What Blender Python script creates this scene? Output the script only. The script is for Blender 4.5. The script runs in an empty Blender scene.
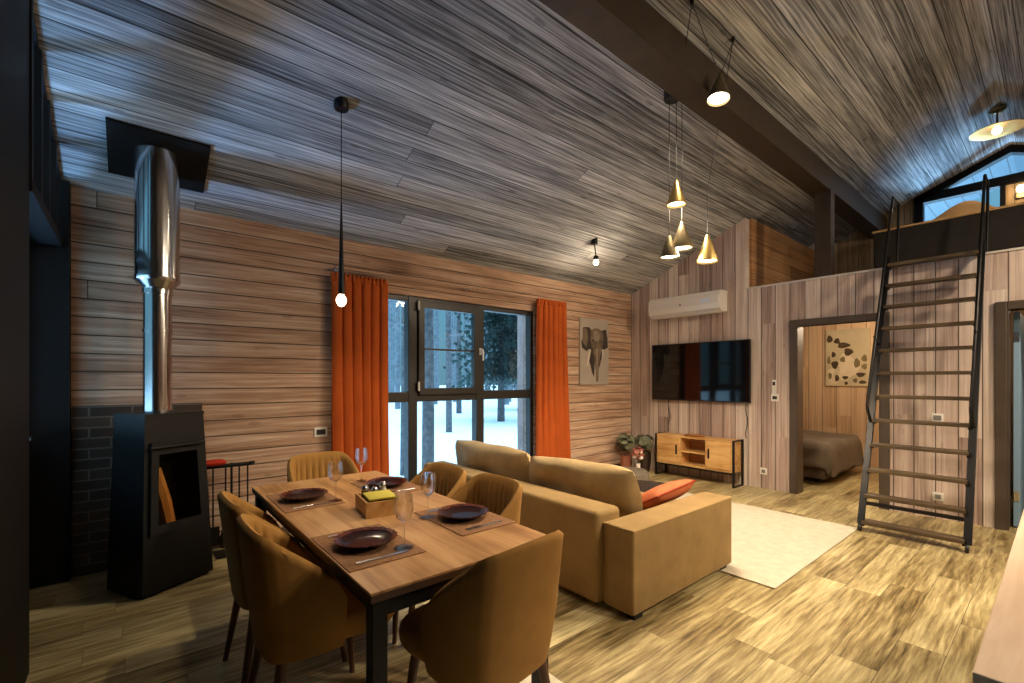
import bpy, bmesh, math, random
from mathutils import Vector, Matrix, Euler
random.seed(7)
PI = math.pi
sc = bpy.context.scene
COL = sc.collection

# ------------------------------------------------------------------ camera
FPX, YAW, HOR, EYE = 458.0, 0.692, 379.0, 1.4
cam_d = bpy.data.cameras.new('camera'); cam = bpy.data.objects.new('camera', cam_d); COL.objects.link(cam)
cam_d.sensor_fit = 'HORIZONTAL'; cam_d.sensor_width = 36.0
cam_d.lens = FPX / 1024 * 36.0
cam_d.shift_y = (HOR - 341.5) / 1024
cam_d.clip_start = 0.03; cam_d.clip_end = 400
cam.location = (0, 0, EYE)
cam.rotation_euler = (PI / 2, 0, -YAW)
sc.camera = cam

# ------------------------------------------------------------------ view, world, lights
sc.view_settings.view_transform = 'Standard'
sc.view_settings.look = 'None'
sc.view_settings.exposure = 0.0
sc.view_settings.gamma = 1.0
sc.view_settings.use_curve_mapping = False
sc.cycles.use_denoising = True
sc.cycles.max_bounces = 9
sc.cycles.diffuse_bounces = 5
sc.cycles.glossy_bounces = 4
sc.cycles.transmission_bounces = 8
sc.cycles.transparent_max_bounces = 12
sc.cycles.sample_clamp_indirect = 6.0
sc.cycles.caustics_reflective = False
sc.cycles.caustics_refractive = False

W = bpy.data.worlds.new('dusk_sky'); sc.world = W; W.use_nodes = True
wt = W.node_tree; wt.nodes.clear()
w_out = wt.nodes.new('ShaderNodeOutputWorld'); w_bg = wt.nodes.new('ShaderNodeBackground')
w_tc = wt.nodes.new('ShaderNodeTexCoord'); w_sep = wt.nodes.new('ShaderNodeSeparateXYZ'); w_rp = wt.nodes.new('ShaderNodeValToRGB')
wt.links.new(w_tc.outputs['Generated'], w_sep.inputs[0]); wt.links.new(w_sep.outputs['Z'], w_rp.inputs[0])
wt.links.new(w_rp.outputs[0], w_bg.inputs[0]); wt.links.new(w_bg.outputs[0], w_out.inputs[0])
w_rp.color_ramp.elements[0].position = 0.0; w_rp.color_ramp.elements[0].color = (0.035, 0.080, 0.102, 1)
w_rp.color_ramp.elements[1].position = 0.62; w_rp.color_ramp.elements[1].color = (0.50, 0.84, 1.15, 1)
_e = w_rp.color_ramp.elements.new(0.33); _e.color = (0.045, 0.115, 0.165, 1)
w_bg.inputs[1].default_value = 3.9

def point_light(name, loc, power, color, radius=0.08):
    d = bpy.data.lights.new(name, 'POINT'); d.energy = power; d.color = color; d.shadow_soft_size = radius
    o = bpy.data.objects.new(name, d); COL.objects.link(o); o.location = loc; return o
def area_light(name, loc, target, power, color, size, spread=PI):
    d = bpy.data.lights.new(name, 'AREA'); d.energy = power; d.color = color; d.size = size; d.spread = spread
    o = bpy.data.objects.new(name, d); COL.objects.link(o); o.location = loc
    o.rotation_euler = (Vector(target) - Vector(loc)).to_track_quat('-Z', 'Y').to_euler(); return o
def spot_light(name, loc, target, power, color, angle, blend=0.5, radius=0.05):
    d = bpy.data.lights.new(name, 'SPOT'); d.energy = power; d.color = color; d.spot_size = angle; d.spot_blend = blend; d.shadow_soft_size = radius
    o = bpy.data.objects.new(name, d); COL.objects.link(o); o.location = loc
    o.rotation_euler = (Vector(target) - Vector(loc)).to_track_quat('-Z', 'Y').to_euler(); return o
WARM = (1.0, 0.66, 0.34); WARM2 = (1.0, 0.79, 0.55); NEUT = (1.0, 0.86, 0.70)
# kitchen side of the room (behind and right of the camera): ceiling lamps on the other slope
area_light('kitchen_lamp', (3.4, -1.6, 3.3), (3.4, 0.9, 0.0), 40, WARM2, 0.3, 2.8)
spot_light('kitchen_spot', (3.4, -1.4, 3.3), (4.1, 1.3, 0.0), 145, WARM2, math.radians(92), 0.5, 0.14)
area_light('kitchen_lamp', (5.2, -1.4, 3.3), (4.8, 1.2, 0.0), 80, WARM2, 0.3, 2.8)
spot_light('table_spot', (1.70, 1.55, 3.7), (1.12, 2.2, 0.7), 150, WARM2, math.radians(46), 0.7, 0.06)
area_light('snow_fill', (13.5, 0.6, 0.2), (8.3, 1.0, 4.2), 105, (0.36, 0.66, 1.0), 2.0, 0.9)  # added outdoor fill, stands in for snow light on the loft ceiling
spot_light('worktop_fill', (2.1, -0.25, 2.7), (1.9, -0.05, 0.9), 55, NEUT, 1.2, 0.5, 0.08)  # unseen spot added to brighten the worktop, no fixture built
area_light('snow_fill', (-2.4, 4.3, 0.1), (0.3, 3.4, 3.1), 34, (0.26, 0.54, 1.0), 0.4, 1.6)  # added fill outside the left glazing, throws blue onto the ceiling
# spots in the slope above the sitting corner
point_light('sitting_lamp', (4.42, 3.66, 2.76), 11, WARM2, 0.05)
point_light('bedroom_lamp', (7.4, 1.5, 2.25), 60, WARM2, 0.12)
spot_light('loft_lamp', (7.53, 0.488, 4.15), (7.53, 0.488, 0), 12, WARM2, math.radians(165), 0.4, 0.05)
point_light('washroom_lamp', (7.6, -0.3, 2.2), 6, WARM2, 0.1)

# ------------------------------------------------------------------ material helpers
def lin(r, g, b):
    f = lambda c: (c / 255 / 12.92) if c / 255 <= 0.04045 else ((c / 255 + 0.055) / 1.055) ** 2.4
    return (f(r), f(g), f(b), 1.0)
class NT:
    def __init__(s, name):
        s.m = bpy.data.materials.new(name); s.m.use_nodes = True
        s.t = s.m.node_tree; s.t.nodes.clear()
        s.out = s.t.nodes.new('ShaderNodeOutputMaterial')
    def n(s, kind, **kw):
        x = s.t.nodes.new('ShaderNode' + kind)
        for k, v in kw.items(): setattr(x, k, v)
        return x
    def l(s, a, b): s.t.links.new(a, b)
    def setin(s, node, i, v):
        if hasattr(v, 'is_linked') or isinstance(v, bpy.types.NodeSocket): s.l(v, node.inputs[i])
        else: node.inputs[i].default_value = v
    def math(s, op, a, b=0.0, c=None):
        x = s.n('Math', operation=op); s.setin(x, 0, a); s.setin(x, 1, b)
        if c is not None: s.setin(x, 2, c)
        return x.outputs[0]
    def ramp(s, fac, stops, interp='LINEAR'):
        x = s.n('ValToRGB'); s.l(fac, x.inputs[0]); cr = x.color_ramp; cr.interpolation = interp
        while len(cr.elements) < len(stops): cr.elements.new(0.5)
        for e, (p, c) in zip(cr.elements, stops):
            e.position = p; e.color = c if len(c) == 4 else (*c, 1)
        return x.outputs[0]
    def mix(s, fac, a, b, blend='MIX'):
        x = s.n('Mix', data_type='RGBA', blend_type=blend)
        s.setin(x, 0, fac); s.setin(x, 6, a); s.setin(x, 7, b); return x.outputs[2]
    def noise(s, vec, scale, detail=3, rough=0.55, dist=0.0):
        x = s.n('TexNoise'); s.l(vec, x.inputs['Vector'])
        x.inputs['Scale'].default_value = scale; x.inputs['Detail'].default_value = detail
        x.inputs['Roughness'].default_value = rough; x.inputs['Distortion'].default_value = dist
        return x.outputs[0]
    def xyz(s, x, y, z):
        c = s.n('CombineXYZ'); s.setin(c, 0, x); s.setin(c, 1, y); s.setin(c, 2, z); return c.outputs[0]
    def pos(s, obj=False):
        if obj: v = s.n('TexCoord').outputs['Object']
        else: v = s.n('NewGeometry').outputs['Position']
        q = s.n('SeparateXYZ'); s.l(v, q.inputs[0]); return v, q.outputs
    def bsdf(s, color, rough=0.6, metal=0.0, spec=0.5, bump=None, bstr=0.3, bdist=0.01, **kw):
        b = s.n('BsdfPrincipled'); s.setin(b, 'Base Color', color); s.setin(b, 'Roughness', rough)
        s.setin(b, 'Metallic', metal); s.setin(b, 'Specular IOR Level', spec)
        for k, v in kw.items(): s.setin(b, k.replace('_', ' '), v)
        if bump is not None:
            u = s.n('Bump'); u.inputs['Strength'].default_value = bstr; u.inputs['Distance'].default_value = bdist
            s.l(bump, u.inputs['Height']); s.l(u.outputs[0], b.inputs['Normal'])
        s.l(b.outputs[0], s.out.inputs[0]); return b

def planks(name, ua, va, w, L, stops, gu=1.6, gv=42.0, groove=0.02, gcol=(0.012, 0.009, 0.007, 1), var=0.35, rough=0.6,
           round_=0.0, bstr=0.35, vs=1.0, obj=False, patch=0.5, spec=0.3, hue=None, knots=0.0, jgap=True, gamp=1.0):
    t = NT(name); _, q = t.pos(obj); I = {'x': 0, 'y': 1, 'z': 2}
    u = q[I[ua]]; v = t.math('MULTIPLY', q[I[va]], vs / w)
    row = t.math('FLOOR', v); fv = t.math('FRACT', v)
    wn = t.n('TexWhiteNoise', noise_dimensions='1D'); t.l(row, wn.inputs['W'])
    uu = t.math('ADD', t.math('DIVIDE', u, L), t.math('MULTIPLY', wn.outputs[0], 7.31))
    cell = t.math('FLOOR', uu); fu = t.math('FRACT', uu)
    wn2 = t.n('TexWhiteNoise', noise_dimensions='2D'); t.l(t.xyz(row, cell, 0.0), wn2.inputs['Vector'])
    r = wn2.outputs[0]
    zoff = t.math('MULTIPLY', r, 37.0)
    warp = t.noise(t.xyz(t.math('MULTIPLY', u, 1.4), t.math('MULTIPLY', q[I[va]], 5.0), zoff), 1.0, 2)
    vv = t.math('ADD', t.math('MULTIPLY', q[I[va]], gv), t.math('MULTIPLY', warp, 2.2))
    g = t.noise(t.xyz(t.math('MULTIPLY', u, gu), vv, zoff), 1.0, 5, 0.65)
    big = t.noise(t.xyz(t.math('MULTIPLY', u, 1.1), t.math('MULTIPLY', q[I[va]], 6.0), zoff), 1.0, 3, 0.6)
    f = t.math('ADD', t.math('MULTIPLY', t.math('SUBTRACT', g, 0.5), 1.9 * gamp), 0.5)
    f = t.math('ADD', f, t.math('MULTIPLY', t.math('SUBTRACT', big, 0.5), patch * 2))
    f = t.math('ADD', f, t.math('MULTIPLY', t.math('SUBTRACT', r, 0.5), var))
    col = t.ramp(f, stops)
    if hue:
        wn3 = t.n('TexWhiteNoise', noise_dimensions='2D'); t.l(t.xyz(cell, row, 0.0), wn3.inputs['Vector'])
        col = t.mix(t.math('MULTIPLY', wn3.outputs[0], hue[0]), col, hue[1], 'MULTIPLY')
    if knots:
        vo = t.n('TexVoronoi'); vo.inputs['Scale'].default_value = 1.0
        t.l(t.xyz(t.math('MULTIPLY', u, 2.2), t.math('MULTIPLY', q[I[va]], 7.0), zoff), vo.inputs['Vector'])
        k = t.math('LESS_THAN', vo.outputs['Distance'], 0.11)
        col = t.mix(t.math('MULTIPLY', k, knots), col, gcol)
    edge = t.math('MINIMUM', fv, t.math('SUBTRACT', 1.0, fv))
    gm = t.math('LESS_THAN', edge, groove)
    if jgap:
        e2 = t.math('MULTIPLY', t.math('MINIMUM', fu, t.math('SUBTRACT', 1.0, fu)), L / w)
        gm = t.math('MAXIMUM', gm, t.math('LESS_THAN', e2, groove * 0.7))
    col = t.mix(t.math('MULTIPLY', gm, 0.85), col, gcol)
    h = t.math('SUBTRACT', t.math('MULTIPLY', g, 0.35), gm)
    if round_:
        p = t.math('MULTIPLY', edge, 2.0); p = t.math('POWER', p, 0.5)
        h = t.math('ADD', h, t.math('MULTIPLY', p, round_))
    t.bsdf(col, rough, spec=spec, bump=h, bstr=bstr, bdist=0.012)
    return t.m

def plain(name, c, rough=0.5, metal=0.0, spec=0.5, nscale=0, namp=0.15, bstr=0.0, **kw):
    t = NT(name); col = c if len(c) == 4 else (*c, 1); bump = None
    if nscale:
        v, _ = t.pos(True); n = t.noise(v, nscale, 4)
        a = tuple(x * (1 - namp) for x in col[:3]) + (1,); b = tuple(min(1, x * (1 + namp)) for x in col[:3]) + (1,)
        col = t.ramp(n, [(0.3, a), (0.7, b)])
        if bstr: bump = n
    t.bsdf(col, rough, metal, spec, bump=bump, bstr=bstr, bdist=0.004, **kw); return t.m
def emit(name, c, s):
    t = NT(name); e = t.n('Emission'); e.inputs[0].default_value = (*c, 1); e.inputs[1].default_value = s
    t.l(e.outputs[0], t.out.inputs[0]); return t.m
def pane_glass(name, tint=(0.95, 0.98, 1.0), refl=0.06, rough=0.0):
    t = NT(name); a = t.n('BsdfTransparent'); a.inputs[0].default_value = (*tint, 1)
    g = t.n('BsdfGlossy'); g.inputs['Roughness'].default_value = rough
    lw = t.n('LayerWeight'); lw.inputs[0].default_value = 0.5
    fac = t.math('ADD', t.math('MULTIPLY', t.math('POWER', lw.outputs['Facing'], 4.0), 0.55), refl * 0.25)
    m = t.n('MixShader'); t.l(fac, m.inputs[0])
    t.l(a.outputs[0], m.inputs[1]); t.l(g.outputs[0], m.inputs[2]); t.l(m.outputs[0], t.out.inputs[0]); return t.m
def wood(name, a, b, c, ax='x', gs=30, rough=0.45, spec=0.4):
    t = NT(name); v, q = t.pos(True)
    o = {'x': (1.5, gs, gs), 'y': (gs, 1.5, gs), 'z': (gs, gs, 1.5)}[ax]
    g = t.noise(t.xyz(t.math('MULTIPLY', q[0], o[0]), t.math('MULTIPLY', q[1], o[1]), t.math('MULTIPLY', q[2], o[2])), 1.0, 5, 0.6, 0.4)
    big = t.noise(v, 2.5, 2)
    f = t.math('ADD', t.math('MULTIPLY', g, 1.1), t.math('MULTIPLY', t.math('SUBTRACT', big, 0.55), 0.8))
    t.bsdf(t.ramp(f, [(0.3, a), (0.5, b), (0.75, c)]), rough, spec=spec, bump=g, bstr=0.12, bdist=0.003); return t.m
def fabric(name, c, amp=0.25, sheen=0.3, scale=9.0, rough=0.9, tint=None, weave=420):
    t = NT(name); v, _ = t.pos(True); n = t.noise(v, scale, 5, 0.6); w = t.noise(v, weave, 2)
    a = tuple(x * (1 - amp) for x in c[:3]) + (1,); b = tuple(min(1, x * (1 + amp)) for x in c[:3]) + (1,)
    t.bsdf(t.ramp(n, [(0.3, a), (0.7, b)]), rough, spec=0.15, bump=w, bstr=0.15, bdist=0.002,
           Sheen_Weight=sheen, Sheen_Roughness=0.4, Sheen_Tint=(*(tint or c[:3]), 1)); return t.m

M = {}
M['ceiling'] = planks('weathered_ceiling_boards', 'x', 'y', 0.145, 9.0,
    [(0.05, lin(52, 52, 53)), (0.35, lin(116, 118, 120)), (0.6, lin(166, 168, 170)), (0.95, lin(224, 225, 225))],
    gu=1.2, gv=82, groove=0.024, var=0.34, vs=1.086, patch=0.26, gamp=0.95, spec=0.12, bstr=0.6, rough=0.75, knots=0.3)
M['back_wall'] = planks('log_siding_boards', 'x', 'z', 0.132, 11.0,
    [(0.05, lin(110, 78, 62)), (0.4, lin(176, 140, 115)), (0.62, lin(202, 171, 146)), (0.95, lin(230, 211, 190))],
    gu=1.3, gv=44, groove=0.034, gcol=(0.035, 0.022, 0.015, 1), var=0.2, patch=0.26, round_=1.0, bstr=0.8, rough=0.62, knots=0.25, gamp=0.72)
M['right_wall'] = planks('whitewashed_upright_boards', 'z', 'y', 0.166, 4.2,
    [(0.1, lin(120, 98, 91)), (0.4, lin(180, 160, 150)), (0.62, lin(206, 191, 180)), (0.9, lin(234, 223, 213))],
    gu=0.6, gv=60, groove=0.028, gcol=(0.03, 0.02, 0.017, 1), var=0.42, patch=0.3, bstr=0.45, rough=0.65, hue=(0.6, (0.80, 0.71, 0.70, 1)), knots=0.2, jgap=False, gamp=0.62)
M['bed_wall'] = planks('honey_upright_boards', 'z', 'y', 0.2, 3.2,
    [(0.1, lin(164, 128, 96)), (0.45, lin(206, 174, 138)), (0.9, lin(228, 204, 170))], gu=0.7, gv=50, groove=0.018,
    gcol=(0.05, 0.03, 0.02, 1), var=0.3, patch=0.2, jgap=False, gamp=0.7)
M['knee_wall'] = planks('honey_loft_boards', 'x', 'z', 0.148, 3.2,
    [(0.1, lin(110, 76, 48)), (0.45, lin(166, 120, 78)), (0.9, lin(196, 152, 104))], gu=0.7, gv=50, groove=0.025,
    gcol=(0.04, 0.025, 0.015, 1), var=0.25, patch=0.2, jgap=False, round_=0.5, gamp=0.7)
M['floor'] = planks('oiled_oak_floor', 'x', 'y', 0.19, 1.25,
    [(0.05, lin(84, 68, 38)), (0.36, lin(146, 128, 86)), (0.6, lin(182, 166, 120)), (0.92, lin(218, 205, 156))],
    gu=3.2, gv=46, groove=0.007, gcol=(0.05, 0.038, 0.025, 1), var=0.3, patch=0.52, rough=0.36, bstr=0.12, spec=0.4, knots=0.12, gamp=0.85)
M['soffit'] = planks('painted_soffit_boards', 'x', 'y', 0.17, 5.0, [(0.2, lin(72, 92, 104)), (0.8, lin(92, 114, 126))],
    groove=0.03, var=0.1, patch=0.1, gamp=0.3)
M['beam'] = plain('dark_stained_beam', lin(48, 34, 17), 0.55, nscale=7, namp=0.3)
M['black_frame'] = plain('black_painted_frame', lin(17, 16, 16), 0.6, spec=0.2)
M['door_frame'] = plain('dark_brown_frame', lin(74, 62, 52), 0.5, nscale=6, namp=0.12)
M['window_frame'] = plain('dark_bronze_frame', lin(34, 30, 27), 0.4)
M['black_metal'] = plain('black_powder_metal', lin(22, 22, 24), 0.42, 0.4)
M['iron'] = plain('blackened_iron', lin(30, 29, 28), 0.5, 0.6)
M['stove'] = plain('black_cast_stove', lin(21, 21, 22), 0.5, 0.35, nscale=30, namp=0.1)
M['steel'] = plain('polished_steel_pipe', (0.62, 0.62, 0.63), 0.16, 1.0)
M['gold'] = plain('brushed_brass', (0.62, 0.43, 0.16), 0.34, 1.0)
M['dark_brass'] = plain('dark_brass', (0.20, 0.16, 0.09), 0.35, 0.9)
M['chrome'] = plain('satin_chrome', (0.7, 0.7, 0.7), 0.25, 1.0)
M['white_plastic'] = plain('white_plastic', lin(226, 222, 216), 0.35)
M['grey_plastic'] = plain('grey_plastic', lin(120, 118, 116), 0.4)
M['dark_plastic'] = plain('dark_plastic', lin(34, 32, 32), 0.35)
M['screen'] = plain('glossy_black_screen', (0.004, 0.004, 0.005), 0.06, spec=0.6)
M['table_top'] = wood('oak_table_veneer', lin(142, 101, 60), lin(174, 131, 84), lin(196, 155, 106), 'y', 26, 0.42)
M['oak'] = wood('light_oak', lin(176, 128, 72), lin(206, 160, 98), lin(224, 184, 124), 'y', 24, 0.5)
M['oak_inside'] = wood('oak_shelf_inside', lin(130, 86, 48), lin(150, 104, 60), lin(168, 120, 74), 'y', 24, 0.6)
M['counter'] = wood('pale_beech_worktop', lin(222, 190, 158), lin(234, 206, 176), lin(242, 218, 190), 'x', 22, 0.4)
M['navy'] = plain('navy_cabinet_paint', lin(40, 56, 84), 0.45)
M['chair_leg'] = plain('walnut_stained_leg', lin(92, 62, 42), 0.45, nscale=12, namp=0.2)
M['mustard'] = fabric('mustard_velvet', (0.35, 0.185, 0.052), 0.16, 0.12, 6, tint=(0.8, 0.55, 0.3))
M['sofa'] = fabric('taupe_velour', (0.34, 0.225, 0.095), 0.16, 0.25, 5, tint=(0.75, 0.6, 0.4))
M['sofa_cushion'] = fabric('sand_velour', (0.46, 0.33, 0.165), 0.2, 0.25, 5, tint=(0.8, 0.65, 0.45))
M['pillow'] = fabric('salmon_orange_cotton', (0.56, 0.17, 0.075), 0.12, 0.2, 6)
M['pillow_trim'] = fabric('rust_piping', (0.36, 0.06, 0.03), 0.1, 0.1, 6)
M['curtain'] = fabric('burnt_orange_curtain', (0.44, 0.088, 0.016), 0.1, 0.25, 5, tint=(0.9, 0.4, 0.2))
M['rug'] = fabric('cream_rug', lin(208, 199, 178), 0.09, 0.1, 14, weave=90)
M['bedding'] = fabric('grey_brown_bedspread', lin(108, 98, 86), 0.15, 0.2, 5)
M['bed_base'] = fabric('brown_bed_base', lin(92, 76, 60), 0.12, 0.1, 6)
M['loft_bed'] = fabric('charcoal_upholstery', lin(52, 48, 45), 0.12, 0.15, 4)
M['blanket'] = fabric('tan_blanket', lin(206, 164, 112), 0.12, 0.2, 6)
M['pouf'] = fabric('grey_velvet_pouf', lin(112, 102, 88), 0.1, 0.3, 8)
M['napkin'] = fabric('lime_paper_napkin', lin(198, 186, 84), 0.06, 0.0, 6)
M['napkin_green'] = fabric('dark_green_napkin', lin(66, 74, 30), 0.06, 0.0, 6)
M['placemat'] = fabric('woven_brown_placemat', lin(138, 102, 74), 0.2, 0.0, 60, weave=260)
M['plate'] = plain('plum_glass_plate', (0.022, 0.007, 0.007), 0.2, spec=0.3)
M['plate_rim'] = plain('copper_glazed_rim', (0.09, 0.025, 0.015), 0.15, spec=0.7, nscale=30, namp=0.6)
M['glass'] = pane_glass('window_pane_glass', (0.93, 0.97, 0.99), 0.05)
M['stove_glass'] = pane_glass('stove_glass', (0.9, 0.86, 0.8), 0.05)
M['fire_dark'] = plain('sooty_firebox', lin(26, 22, 18), 0.9)
M['log'] = wood('split_birch_log', lin(176, 118, 54), lin(206, 148, 76), lin(226, 176, 100), 'z', 40, 0.7)
t = NT('clear_drinking_glass'); _g = t.n('BsdfGlass'); _g.inputs['IOR'].default_value = 1.3; _g.inputs['Roughness'].default_value = 0.0
_tr = t.n('BsdfTransparent'); _mx = t.n('MixShader'); _mx.inputs[0].default_value = 0.55
t.l(_tr.outputs[0], _mx.inputs[1]); t.l(_g.outputs[0], _mx.inputs[2]); t.l(_mx.outputs[0], t.out.inputs[0]); M['wine_glass'] = t.m
M['snow'] = plain('fresh_snow', (0.86, 0.9, 0.93), 0.8, nscale=0.6, namp=0.05)
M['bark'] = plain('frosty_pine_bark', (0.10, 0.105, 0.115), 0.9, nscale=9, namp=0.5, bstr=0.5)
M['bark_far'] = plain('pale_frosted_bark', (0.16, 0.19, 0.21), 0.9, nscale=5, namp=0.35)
M['needles'] = plain('frosted_spruce_needles', (0.075, 0.13, 0.12), 0.8, nscale=7, namp=0.5)
M['twigs'] = plain('snowy_twigs', (0.22, 0.25, 0.28), 0.9)
M['porch'] = plain('porch_post_wood', lin(150, 128, 122), 0.7, nscale=8, namp=0.2)
M['leaf'] = plain('grey_green_leaf', lin(120, 124, 100), 0.6, nscale=14, namp=0.3)
M['pot_brown'] = plain('dark_brown_pot', lin(58, 44, 34), 0.35)
M['pot_red'] = plain('reddish_clay_pot', lin(150, 92, 70), 0.6)
M['petal'] = plain('white_petal', lin(240, 226, 218), 0.6)
M['petal_pink'] = plain('dusty_pink_petal', lin(196, 120, 104), 0.6)
M['tray'] = wood('brown_tray_wood', lin(130, 84, 44), lin(160, 108, 60), lin(176, 126, 76), 'y', 24, 0.5)
M['bulb'] = emit('warm_bulb_glow', (1.0, 0.78, 0.5), 9.0)
M['bulb_soft'] = emit('bright_lamp_lens', (1.0, 0.86, 0.62), 9.0)
M['canvas'] = plain('greige_canvas', lin(172, 160, 148), 0.8, nscale=4, namp=0.07)
M['eleph'] = plain('elephant_grey_brown', lin(112, 96, 80), 0.85, nscale=10, namp=0.35)
M['eleph_dark'] = plain('elephant_shadow_ink', lin(62, 52, 46), 0.85, nscale=14, namp=0.3)
M['eleph_light'] = plain('elephant_lit_paint', lin(142, 126, 108), 0.85, nscale=12, namp=0.2)
M['tusk'] = plain('ivory_paint', lin(206, 196, 180), 0.8)
M['canvas_beige'] = plain('beige_canvas', lin(196, 182, 148), 0.8, nscale=3, namp=0.1)
M['ink_leaf'] = plain('umber_leaf_paint', lin(74, 58, 34), 0.85, nscale=16, namp=0.4)
M['ink_olive'] = plain('olive_leaf_paint', lin(122, 108, 70), 0.85, nscale=16, namp=0.3)
M['paint_pale'] = plain('pale_petal_paint', lin(222, 206, 176), 0.85, nscale=10, namp=0.08)
M['blue_lit_door'] = plain('white_door_blue_light', lin(138, 172, 204), 0.45)  # white door; the blue window light is put into its colour
M['towel_red'] = fabric('red_towel', lin(190, 60, 40), 0.1, 0.1, 6)
M['towel_yellow'] = fabric('yellow_towel', lin(226, 178, 50), 0.1, 0.1, 6)
M['dark_room'] = plain('dark_brown_panel', lin(70, 48, 36), 0.6, nscale=5, namp=0.2)
# brick panel
t = NT('black_brick'); v, q = t.pos(False)
bt = t.n('TexBrick'); t.l(t.xyz(q[0], q[2], 0.0), bt.inputs['Vector'])
bt.inputs['Scale'].default_value = 1.0; bt.inputs['Brick Width'].default_value = 0.24; bt.inputs['Row Height'].default_value = 0.075
bt.inputs['Mortar Size'].default_value = 0.006; bt.inputs['Color1'].default_value = lin(54, 40, 30); bt.inputs['Color2'].default_value = lin(74, 56, 42); bt.inputs['Mortar'].default_value = lin(104, 94, 84)
t.bsdf(bt.outputs[0], 0.7, bump=t.math('MULTIPLY', bt.outputs[1], -1.0), bstr=0.5, bdist=0.01); M['brick'] = t.m

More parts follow.
